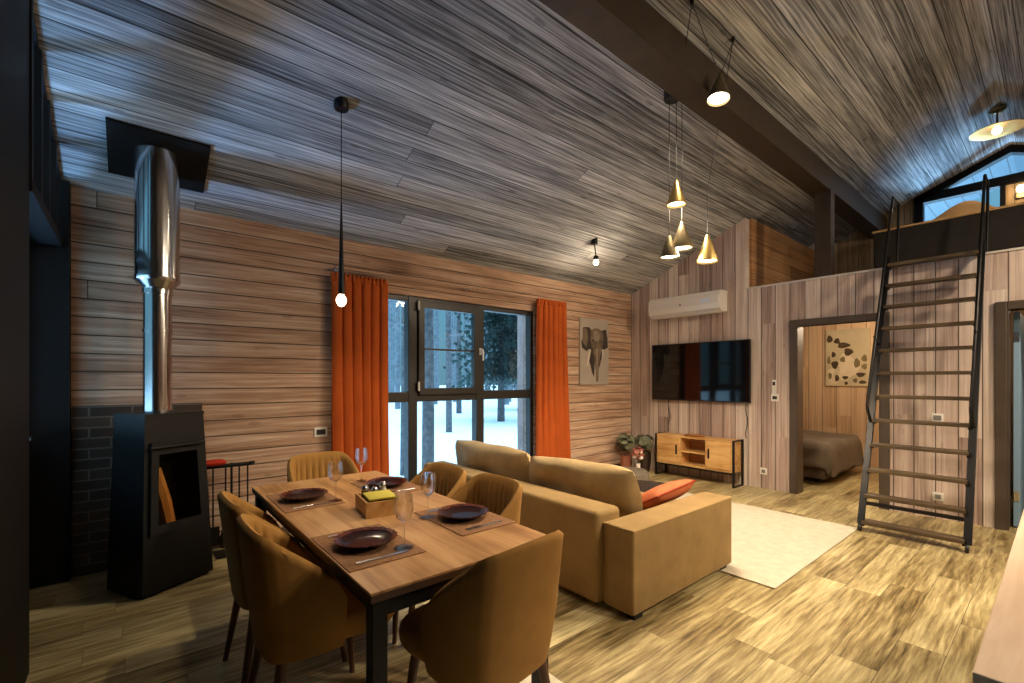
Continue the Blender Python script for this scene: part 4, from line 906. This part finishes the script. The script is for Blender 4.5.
# plants and flowers in the corner
def leaf_ball(m, c, r, n, size, seed):
    r_ = random.Random(seed)
    for i in range(n):
        d = Vector((r_.gauss(0, 1), r_.gauss(0, 1), r_.gauss(0, 1))).normalized(); p = Vector(c) + d * r * (0.55 + 0.45 * r_.random())
        s_ = size * r_.uniform(0.7, 1.2); b = bmesh.new(); n8 = 8
        vs = [b.verts.new((s_*math.cos(2*PI*k/n8), 0.75*s_*math.sin(2*PI*k/n8), 0.15*s_*math.cos(4*PI*k/n8))) for k in range(n8)]; b.faces.new(vs)
        m._add(b, Matrix.Translation(p) @ d.to_track_quat('Z', 'Y').to_matrix().to_4x4() @ Matrix.Rotation(r_.uniform(-0.6, 0.6), 4, 'X'))
for (x, y, pot, hp, rp, zc_, rr, lab, sd) in ((5.77, 4.25, 'pot_red', 0.24, 0.085, 0.44, 0.14, 'round grey-green leafy plant in reddish pot by the back wall corner', 4),
                                         (6.01, 4.09, 'pot_brown', 0.30, 0.10, 0.44, 0.135, 'round grey-green leafy plant in dark brown pot next to television stand', 8)):
    p_ = thing('potted_plant', lab, 'plant', (x, y, 0), 0, 'leafy corner plants')
    MB().lathe([(0, 0), (rp*0.8, 0), (rp, hp*0.6), (rp*0.95, hp), (rp*0.85, hp), (rp*0.85, hp - 0.03), (0, hp - 0.03)], 24).build('pot', pot, p_, True)
    m = MB(); leaf_ball(m, (0, 0, zc_), rr, 60, 0.055, sd); m.build('foliage', 'leaf', p_)
    m = MB()
    for k in range(5):
        a = k * 1.26; m.tube([(0.02*math.cos(a), 0.02*math.sin(a), hp - 0.03), (0.07*math.cos(a), 0.07*math.sin(a), zc_)], 0.004, 6)
    m.build('stems', 'chair_leg', p_)
fv = thing('flower_vase', 'slim white vase with white and dusty pink flowers in front of the corner plants', 'flowers', (5.72, 4.0, 0))
MB().lathe([(0, 0), (0.04, 0), (0.045, 0.03), (0.03, 0.12), (0.034, 0.16), (0.028, 0.16), (0.024, 0.12), (0, 0.02)], 20).build('vase', 'petal', fv, True)
m = MB(); leaf_ball(m, (0.0, 0.0, 0.27), 0.09, 30, 0.03, 12); m.build('white_flowers', 'petal', fv)
m = MB(); leaf_ball(m, (0.0, 0.01, 0.31), 0.10, 26, 0.03, 15); m.build('pink_flowers', 'petal_pink', fv)
m = MB()
for k in range(6): m.tube([(0, 0, 0.1), (0.05*math.cos(k), 0.05*math.sin(k), 0.29)], 0.003, 6)
m.build('stems', 'leaf', fv)

# ------------------------------------------------------------------ ladder to the loft
ld = thing('loft_ladder', 'black metal ladder with wooden treads leaning on the loft edge', 'ladder', (0, 0, 0))
LXB, LXT = 5.165, 6.17; YL, YRt = 1.205, 0.50
def lx(z): return LXB + (LXT - LXB) * z / 2.6
dirv = Vector((LXT - LXB, 0, 2.6)).normalized(); nrm = Vector((-dirv.z, 0, dirv.x))
for y in (YL, YRt):
    MB().bar((lx(0.06), y, 0.06), (lx(2.70), y, 2.70), 0.028, 0.052, (0, 1, 0), 0.003).build('side_rail', 'black_metal', ld)
    off = nrm * 0.19
    p0 = Vector((lx(0.98), y, 0.98)); p1 = Vector((lx(1.06), y, 1.06)) + off; p2 = Vector((6.05, y, 2.56))
    p3 = Vector((6.44, y, 3.40)); p4 = Vector((6.72, y, 3.39)); p5 = Vector((6.62, y, 2.60))
    MB().tube([p0, p0.lerp(p1, 0.9), p1 + dirv*0.02, p2, p2.lerp(p3, 0.3), p3, p3.lerp(p4, 0.5), p4, p4.lerp(p5, 0.1), p5], 0.013, 10).build('handrail', 'black_metal', ld, True)
    for z in (1.75, 2.5): MB().tube([Vector((lx(z), y, z)), Vector((lx(z), y, z)) + off * (1.0 if z < 2 else 0.7)], 0.01, 8).build('handrail_bracket', 'black_metal', ld, True)
    wh = MB().lathe([(0, -0.012), (0.03, -0.012), (0.034, -0.006), (0.034, 0.006), (0.03, 0.012), (0, 0.012)], 20, mat=Matrix.Translation((lx(0) + 0.0, y, 0.035)) @ Matrix.Rotation(PI/2, 4, 'X')).build('caster', 'dark_plastic', ld, True)
M['tread'] = wood('dark_stained_tread', lin(58, 46, 32), lin(76, 62, 44), lin(94, 78, 56), 'y', 26, 0.5)
ztr = [0.085 + 0.2285 * k for k in range(12)]
for k, z in enumerate(ztr):
    x = lx(z) + 0.01
    t_ = MB().box(x - 0.065, x + 0.06, YRt + 0.016, YL - 0.016, z - 0.016, z + 0.016, 0.004).build('tread', 'tread', ld)
    MB().box(x - 0.05, x + 0.05, YRt + 0.014, YRt + 0.03, z - 0.034, z - 0.014).build('tread_bracket', 'black_metal', t_)
    MB().box(x - 0.05, x + 0.05, YL - 0.03, YL - 0.014, z - 0.034, z - 0.014).build('tread_bracket', 'black_metal', t_)
MB().bar((lx(0.27), YRt, 0.245), (lx(0.27), YL, 0.245), 0.03, 0.03).build('cross_bar', 'black_metal', ld)

# ------------------------------------------------------------------ bedroom seen through the doorway
bd = thing('bed', 'low upholstered bed seen through the bedroom doorway', 'bed', (7.78, 3.05, 0))
MB().box(-0.72, 0.72, -1.03, 1.1, 0.06, 0.34, 0.02, 3).build('bed_base', 'bed_base', bd, True)
MB().box(-0.70, 0.70, -1.0, 1.08, 0.34, 0.50, 0.05, 4).build('mattress', 'white_plastic', bd, True)
for sx in (-1, 1):
    for sy in (-1, 1): MB().box(sx*0.6 - 0.03, sx*0.6 + 0.03, sy*0.9 - 0.03, sy*0.9 + 0.03, 0, 0.06).build('leg', 'black_metal', bd)
b = bmesh.new(); nx, ny = 36, 40; G = []
r_ = random.Random(11)
for j in range(ny + 1):
    row = []
    for i in range(nx + 1):
        u = -0.95 + 1.9 * i / nx; v = -1.40 + 2.36 * j / ny
        dx_ = max(0, abs(u) - 0.72); dy_ = max(0, -v - 1.04)
        z = 0.535 + 0.014 * math.sin(5*u + 3*v) + 0.010 * math.sin(11*u - 4*v)
        z -= min(0.40, 1.25*dx_ + 1.25*dy_ + (0.25 * min(dx_, dy_) * 3))
        x = max(-0.755, min(0.755, u)) + math.copysign(0.12 * min(0.23, dx_), u) + 0.012 * math.sin(9*v) * (dx_ > 0)
        y = max(-1.07, v) - 0.12 * dy_ + 0.012 * math.sin(10*u) * (dy_ > 0)
        row.append(b.verts.new((x, y, z)))
    G.append(row)
for j in range(ny):
    for i in range(nx): b.faces.new((G[j][i], G[j][i+1], G[j+1][i+1], G[j+1][i]))
bmesh.ops.recalc_face_normals(b, faces=b.faces); m = MB(); m._add(b)
bs = m.build('bedspread', 'bedding', None, 180); bs.location = (7.78, 3.05, 0); md = bs.modifiers.new('solid', 'SOLIDIFY'); md.thickness = 0.015; md.offset = 1
tag(bs, 'grey-brown bedspread draped over the bed in the bedroom', 'bedspread')
fcx, fcz = 2.245, 1.745; fw_, fh_ = 0.60, 0.92
fc = thing('canvas_print', 'beige canvas of dark leaves and a pale flower on the bedroom wall', 'picture', (XG - 0.002, fcx, fcz))
MB().box(-0.03, 0, -fw_/2, fw_/2, -fh_/2, fh_/2, 0.003).build('canvas', 'canvas_beige', fc)
flat([blob(0.52, 0.66, 0.24, 0.22, 24, am=0.2, sd=3), blob(0.14, 0.76, 0.08, 0.09, am=0.2, sd=5), blob(0.2, 0.9, 0.1, 0.06, sd=6)], 'pale_flower', 'paint_pale', fc, -0.0312, 0, 0, fw_, fh_, 'x')
flat([blob(0.1, 0.16, 0.07, 0.065, sd=1), blob(0.27, 0.2, 0.07, 0.05, sd=2), blob(0.42, 0.28, 0.14, 0.05, sd=4), blob(0.53, 0.40, 0.10, 0.065, sd=7), blob(0.19, 0.44, 0.05, 0.05, sd=8),
      blob(0.22, 0.62, 0.08, 0.07, sd=10), blob(0.80, 0.80, 0.10, 0.04, sd=11), blob(0.46, 0.85, 0.07, 0.03, sd=12), blob(0.48, 0.95, 0.04, 0.03, sd=13), blob(0.84, 0.93, 0.08, 0.03, sd=14), blob(0.27, 0.86, 0.05, 0.06, sd=18)], 'dark_leaves', 'ink_leaf', fc, -0.0318, 0, 0, fw_, fh_, 'x')
flat([blob(0.40, 0.53, 0.06, 0.05, sd=20), blob(0.72, 0.60, 0.07, 0.08, sd=21), blob(0.08, 0.54, 0.04, 0.07, sd=22), blob(0.88, 0.52, 0.06, 0.06, sd=23), blob(0.88, 0.66, 0.06, 0.05, sd=24), blob(0.11, 0.82, 0.04, 0.06, sd=25), blob(0.68, 0.9, 0.05, 0.04, sd=26)], 'olive_leaves', 'ink_olive', fc, -0.0324, 0, 0, fw_, fh_, 'x')
# washroom glimpse
sh = thing('open_shelf', 'dark wooden shelf unit glimpsed through the right doorway', 'shelf', (7.6, -0.2, 0))
m = MB().box(-0.2, 0.2, -0.45, -0.42, 0, 2.0).box(-0.2, 0.2, 0.30, 0.33, 0, 2.0).box(0.18, 0.2, -0.45, 0.33, 0, 2.0)
m.build('cabinet_body', 'dark_room', sh)
for z in (0.1, 0.7, 1.25, 1.62): MB().box(-0.2, 0.19, -0.42, 0.30, z, z + 0.025).build('shelf', 'oak', sh)
tag(MB().box(7.42, 7.7, -0.2, 0.08, 1.646, 1.86, 0.03, 3).build('folded_towel', 'towel_yellow', None, True), 'yellow towel on the upper shelf through the right doorway', 'towel')
tag(MB().box(7.42, 7.7, -0.2, 0.08, 1.276, 1.60, 0.03, 3).build('folded_towel', 'towel_red', None, True), 'red towel stack on the shelf below the yellow towel', 'towel')

# ------------------------------------------------------------------ loft
lb = thing('loft_bed', 'charcoal upholstered bed with its headboard at the loft edge', 'bed', (0, 0, 0))
MB().box(6.95, 7.03, -0.75, 1.49, LZ + 0.02, 3.185, 0.03, 3).build('headboard', 'loft_bed', lb, True)
MB().box(6.94, 7.04, -0.76, 1.50, 3.17, 3.195, 0.01, 2).build('headboard_trim', 'blanket', lb, True)
MB().box(7.03, 8.86, -0.7, 1.45, LZ + 0.02, 2.97, 0.03, 3).build('bed_frame', 'loft_bed', lb, True)
MB().box(7.04, 8.84, -0.68, 1.43, 2.97, 3.14, 0.04, 3).build('mattress', 'white_plastic', lb, True)
b = bmesh.new(); G = []; n1, n2 = 36, 40
for i in range(n1 + 1):
    row = []
    for j in range(n2 + 1):
        x = 7.06 + 1.75 * i / n1; y = -0.72 + 2.17 * j / n2
        e = min(1, 6*min(i/n1 + 0.06, 1 - i/n1, j/n2, 1 - j/n2))
        z = 3.155 + e * (0.045 + 0.24*math.exp(-((y - 0.72)/0.28)**2 - ((x - 7.5)/0.4)**2) + 0.02*math.sin(7*y + 2*x) + 0.012*math.sin(13*x))
        row.append(b.verts.new((x, y, z)))
    G.append(row)
for i in range(n1):
    for j in range(n2): b.faces.new((G[i][j], G[i+1][j], G[i+1][j+1], G[i][j+1]))
bmesh.ops.recalc_face_normals(b, faces=b.faces); m = MB(); m._add(b)
bk = tag(m.build('blanket', 'blanket', None, 180), 'rumpled tan blanket showing above the loft bed headboard', 'blanket'); md = bk.modifiers.new('solid', 'SOLIDIFY'); md.thickness = 0.02
ll = thing('ceiling_lamp', 'round brass disc ceiling lamp hanging under the loft ridge', 'lamp', (7.53, 0.488, 0))
zz = ZRIDGE - 0.02
MB().lathe([(0, 4.40), (0.035, 4.40), (0.075, 4.43), (0.08, 4.45), (0.08, zz), (0, zz)], 28).build('canopy', 'dark_brass', ll, True)
MB().tube([(0, 0, 4.41), (0, 0, 4.27)], 0.01, 8).build('stem', 'dark_brass', ll, True)
MB().lathe([(0, 4.285), (0.03, 4.28), (0.07, 4.258), (0.222, 4.215), (0.225, 4.208), (0.218, 4.208), (0.07, 4.248), (0.03, 4.262), (0, 4.262)], 44).build('disc_shade', plain('amber_brass_disc', (0.62, 0.33, 0.07), 0.5, 0.85), ll, True)
MB().lathe([(0, 4.262), (0.02, 4.255), (0.042, 4.22), (0.042, 4.20), (0.024, 4.172), (0, 4.165)], 20).build('bulb', 'bulb', ll, True)
sl = thing('wall_sconce', 'small lit wall lamp beside the loft window', 'lamp', (XG, 0.36, 3.84))
MB().box(-0.03, 0, -0.05, 0.05, -0.08, 0.0, 0.005).build('back_plate', 'dark_brass', sl)
MB().lathe([(0, 0.0), (0.035, 0.01), (0.045, 0.05), (0.03, 0.09), (0, 0.1)], 18, (-0.07, 0, -0.02)).build('globe', 'bulb', sl, True)
point_light('sconce_glow', (XG - 0.16, 0.36, 3.84), 2.5, WARM, 0.04)

# ------------------------------------------------------------------ hanging lamps
hl = thing('cluster_pendant', 'cluster of five brass cone lamps on black cords from one ceiling canopy', 'lamp', (0, 0, 0))
cpos = Vector((3.40, 2.05)); zt = zc(2.05)
MB().lathe([(0, zt - 0.12), (0.06, zt - 0.12), (0.066, zt - 0.11), (0.066, zt + 0.03), (0, zt + 0.03)], 28, (cpos.x, cpos.y, 0)).build('canopy', 'black_metal', hl, True)
def cone(px_, py_, zb, zt_, r, mat, tilt=None, power=9):
    h = zt_ - zb; pr = [(0, h), (0.012, h), (0.017, h - 0.012), (0.021, h - 0.025), (r, 0.012), (r, 0.0), (r - 0.004, 0.0), (r - 0.006, 0.012), (0.014, h - 0.035), (0, h - 0.035)]
    mt = Matrix.Translation((px_, py_, zb)) @ (tilt if tilt is not None else Matrix.Identity(4))
    s_ = MB().lathe(pr, 32, mat=mt).build('cone_shade', mat, hl, True)
    MB().lathe([(0, 0.014), (r - 0.012, 0.014), (r - 0.008, 0.02), (0.012, 0.06), (0, 0.06)], 28, mat=mt).build('bulb', 'bulb_soft', s_, True)
    p = mt @ Vector((0, 0, -0.03))
    ax = mt.to_3x3() @ Vector((0, 0, -1))
    spot_light('cone_glow', p, p + ax, power, WARM2, math.radians(150), 0.6, 0.05)
    return mt @ Vector((0, 0, h))
cl_ = []
for (x, y, zb, zt_, r, mt) in ((3.43, 2.03, 2.825, 3.02, 0.076, 'gold'), (3.465, 2.0, 2.464, 2.685, 0.088, 'dark_brass'), (3.384, 2.066, 2.391, 2.571, 0.080, 'dark_brass'), (3.625, 1.866, 2.358, 2.58, 0.083, 'gold')):
    cl_.append(cone(x, y, zb, zt_, r, mt, power=85))
for k, p in enumerate(cl_[:3]): MB().tube([(p.x, p.y, p.z - 0.005), (p.x, p.y, zt - 0.12)], 0.003, 6).build('cord', 'black_metal', hl, True)
hA = Vector((3.51, 1.606, zc(1.606))); hB = Vector((2.936, 1.62, zc(1.62)))
p5b = Vector((3.05, 1.50, 0))
# fifth cone, slung from two ceiling hooks; nearer to the camera side of the beam
def ray(u, v, d):
    fwv = Vector((math.sin(YAW), math.cos(YAW), 0)); rtv = Vector((math.cos(YAW), -math.sin(YAW), 0))
    return Vector((0, 0, EYE)) + (fwv + rtv * ((u - 512)/FPX) + Vector((0, 0, 1)) * ((HOR - v)/FPX)) * d
c5 = Vector((3.39, 1.66, 3.50)); tip = cone(c5.x, c5.y, c5.z, c5.z + 0.2, 0.082, 'dark_brass', Matrix.Rotation(math.radians(8), 4, 'Y'), power=55)
for hk in (hA, hB):
    MB().lathe([(0, -0.03), (0.012, -0.03), (0.014, 0.0), (0.014, 0.03), (0, 0.03)], 12, (hk.x, hk.y, hk.z)).build('ceiling_hook', 'black_metal', hl, True)
    mid = tip.lerp(hk, 0.5) - Vector((0, 0, 0.02)); MB().tube([tip - Vector((0, 0, 0.005)), mid, hk - Vector((0, 0, 0.02))], 0.003, 6).build('cord', 'black_metal', hl, True)
MB().tube([hB - Vector((0, 0, 0.02)), hB.lerp(Vector((cpos.x, cpos.y, zt - 0.1)), 0.5) - Vector((0, 0, 0.16)), Vector((cpos.x, cpos.y - 0.06, zt - 0.1))], 0.003, 6).build('cord', 'black_metal', hl, True)
p4 = cl_[3]; MB().tube([p4 - Vector((0, 0, 0.005)), Vector((p4.x, p4.y, 2.95)), hA - Vector((0, 0, 0.02))], 0.003, 6).build('cord', 'black_metal', hl, True)
sp = thing('ceiling_spot', 'small black ceiling spot with round bulb above the elephant canvas', 'lamp', (4.37, 3.686, 0))
zs = zc(3.686)
MB().lathe([(0, zs - 0.05), (0.04, zs - 0.05), (0.04, zs + 0.03), (0, zs + 0.03)], 20).build('canopy', 'black_metal', sp, True)
MB().tube([(0, 0, zs - 0.04), (0.03, 0, 2.90)], 0.008, 8).build('stem', 'black_metal', sp, True)
MB().lathe([(0, 2.92), (0.03, 2.915), (0.034, 2.87), (0, 2.868)], 18, (0.03, 0, 0)).build('socket', 'black_metal', sp, True)
MB().lathe([(0, 2.872), (0.024, 2.868), (0.036, 2.84), (0.026, 2.81), (0, 2.80)], 18, (0.03, 0, 0)).build('bulb', 'bulb', sp, True)

# ------------------------------------------------------------------ kitchen counter at the right edge
wk = tag(MB().box(1.104, 3.6, -0.55, 0.101, 0.862, 0.90, 0.003).build('worktop', 'counter'), 'pale wooden worktop at the bottom right corner of the picture', 'worktop')
ki = thing('kitchen_island', 'navy blue cabinet under the pale wooden worktop', 'cabinet', (0, 0, 0))
MB().box(1.12, 3.58, -0.53, 0.05, 0.08, 0.862, 0.002).build('cabinet_body', 'navy', ki); MB().box(1.16, 3.55, -0.5, 0.01, 0, 0.08).build('plinth', 'black_frame', ki)

# ------------------------------------------------------------------ outdoors
GZ = -0.4
struct(MB().box(-60, 90, YB + 0.2, 110, GZ - 0.2, GZ).box(-60, -0.75, -60, YB + 0.2, GZ - 0.2, GZ).box(XG + 0.15, 90, -60, YB + 0.2, GZ - 0.2, GZ).build('snow_ground', 'snow'))
def pine(name, h, r, seed, mat='bark', twigs=6, lean=0.0, reach=1.0):
    r_ = random.Random(seed); tr = thing(name, 'x', 'tree')
    pts = [(0.10*math.sin(i*0.7 + seed)*i/8 + lean*i, 0.05*math.cos(i*0.9 + seed)*i/8, -0.1 + h*i/8) for i in range(9)]
    MB().tube(pts, r, 10, r*0.45).build('trunk', mat, tr, True)
    m = MB()
    for k in range(twigs):
        z = r_.uniform(1.6, h*0.85); a = r_.uniform(0, 2*PI); L = r_.uniform(0.7, 1.9) * reach; p = Vector((0.05*math.sin(z), 0, z))
        q = p + Vector((math.cos(a)*L, math.sin(a)*L, r_.uniform(-0.5, 0.25)*L)); m.tube([p, p.lerp(q, 0.5) + Vector((0, 0, 0.12*L)), q], 0.018, 5, 0.005)
        for s in range(5):
            s0_ = p.lerp(q, 0.3 + 0.15*s) + Vector((0, 0, 0.08*L)); m.tube([s0_, s0_ + Vector((r_.uniform(-.3, .3), r_.uniform(-.3, .3), r_.uniform(-.35, .05)))], 0.007, 4, 0.003)
    m.build('branches', 'twigs', tr); return tr
def spruce(label, h, r, seed, z0=1.2):
    r_ = random.Random(seed); tr = thing('spruce_tree', label, 'tree', group='frosted spruces in the snow')
    MB().tube([(0, 0, -0.1), (0.03, 0, h*0.5), (0, 0, h)], 0.17, 10, 0.02).build('trunk', 'bark', tr, True)
    b = bmesh.new(); z = z0
    while z < h - 0.2:
        R = r * (1 - (z - z0)/(h - z0)) ** 0.8 + 0.15; n = 9
        for k in range(n):
            a = 2*PI*k/n + r_.uniform(-0.3, 0.3); L = R * r_.uniform(0.7, 1.1); d = Vector((math.cos(a), math.sin(a), 0)); s_ = Vector((-d.y, d.x, 0))
            for q in range(7):
                f = 0.12 + 0.88*q/6; c = d*L*f + Vector((0, 0, z - 0.38*L*f*f + 0.05)); w = 0.30*L*(1 - f*0.75) + 0.06
                for sg in (-1, 1):
                    e = c + s_*sg*w + d*w*0.5 + Vector((0, 0, -0.12*w + r_.uniform(-0.06, 0.03))); t2 = c + s_*sg*w*0.45 + Vector((0, 0, -0.45*w - 0.06))
                    b.faces.new([b.verts.new(c - d*0.10), b.verts.new(e), b.verts.new(c + d*0.09)]); b.faces.new([b.verts.new(c - d*0.06), b.verts.new(t2), b.verts.new(c + d*0.12)])
        z += 0.26
    m = MB(); m._add(b); m.build('foliage', 'needles', tr); return tr
def at(u, d):
    p = ray(u, HOR, d); return (p.x, p.y, GZ)
near = [(404.5, 8.6, 0.085, 'slim frosty pine trunk seen in the left window pane'), (428, 8.2, 0.115, 'thick frosty pine trunk just right of the left window mullion'),
        (449, 15.5, 0.11, 'pine trunk in the middle window pane with its foot in the snow'), (459, 24, 0.15, 'paler pine trunk right of the middle pane trunk')]
for k, (u, d, r, lab) in enumerate(near):
    p_ = pine('pine_tree', 14, r, 20 + k, 'bark', 10, reach=0.4); p_.location = at(u, d); p_['label'] = lab; p_['group'] = 'pines close to the window'
s1_ = spruce('dark spruce filling the right window pane', 12, 2.3, 3, 1.9); s1_.location = at(501, 19.5)
dup(s1_, at(521, 27), 1.3, 'spruce behind the porch post in the right window pane', (0.9, 0.9, 0.95))
dup(s1_, (19.5, 2.7, GZ), 0.6, 'snowy spruce outside the loft window', (0.95, 0.95, 0.72))
dup(s1_, (24, 1.2, GZ), 2.1, 'more distant spruce outside the loft window', (1.0, 1.0, 0.66))
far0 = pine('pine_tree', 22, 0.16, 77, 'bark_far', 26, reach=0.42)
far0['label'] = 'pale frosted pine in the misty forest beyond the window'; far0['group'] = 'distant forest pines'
r_ = random.Random(5); spots = []
keep = [(at(501, 19.5), 3.4), (at(521, 27), 3.2), (at(449, 15.5), 2.2), (at(459, 24), 2.2)]
for k in range(900):
    u = r_.uniform(372, 548); d = 23 + 40 * r_.random() ** 0.8; p = at(u, d)
    if all((p[0]-q[0])**2 + (p[1]-q[1])**2 > 1.9**2 for q in spots) and all((p[0]-q[0])**2 + (p[1]-q[1])**2 > rr**2 for q, rr in keep): spots.append(p)
    if len(spots) >= 62: break
for k, p in enumerate(spots):
    s_ = r_.uniform(0.75, 1.2); rz = r_.uniform(0, 6)
    if k == 0: far0.location = p
    else: dup(far0, p, rz, None, (s_, s_, r_.uniform(0.95, 1.2)))
ps = struct(MB().box(5.18, 5.34, 5.95, 6.11, GZ, 3.2, 0.01).box(5.32, 5.42, 5.99, 6.07, GZ, 3.2).build('porch_post', 'porch'))
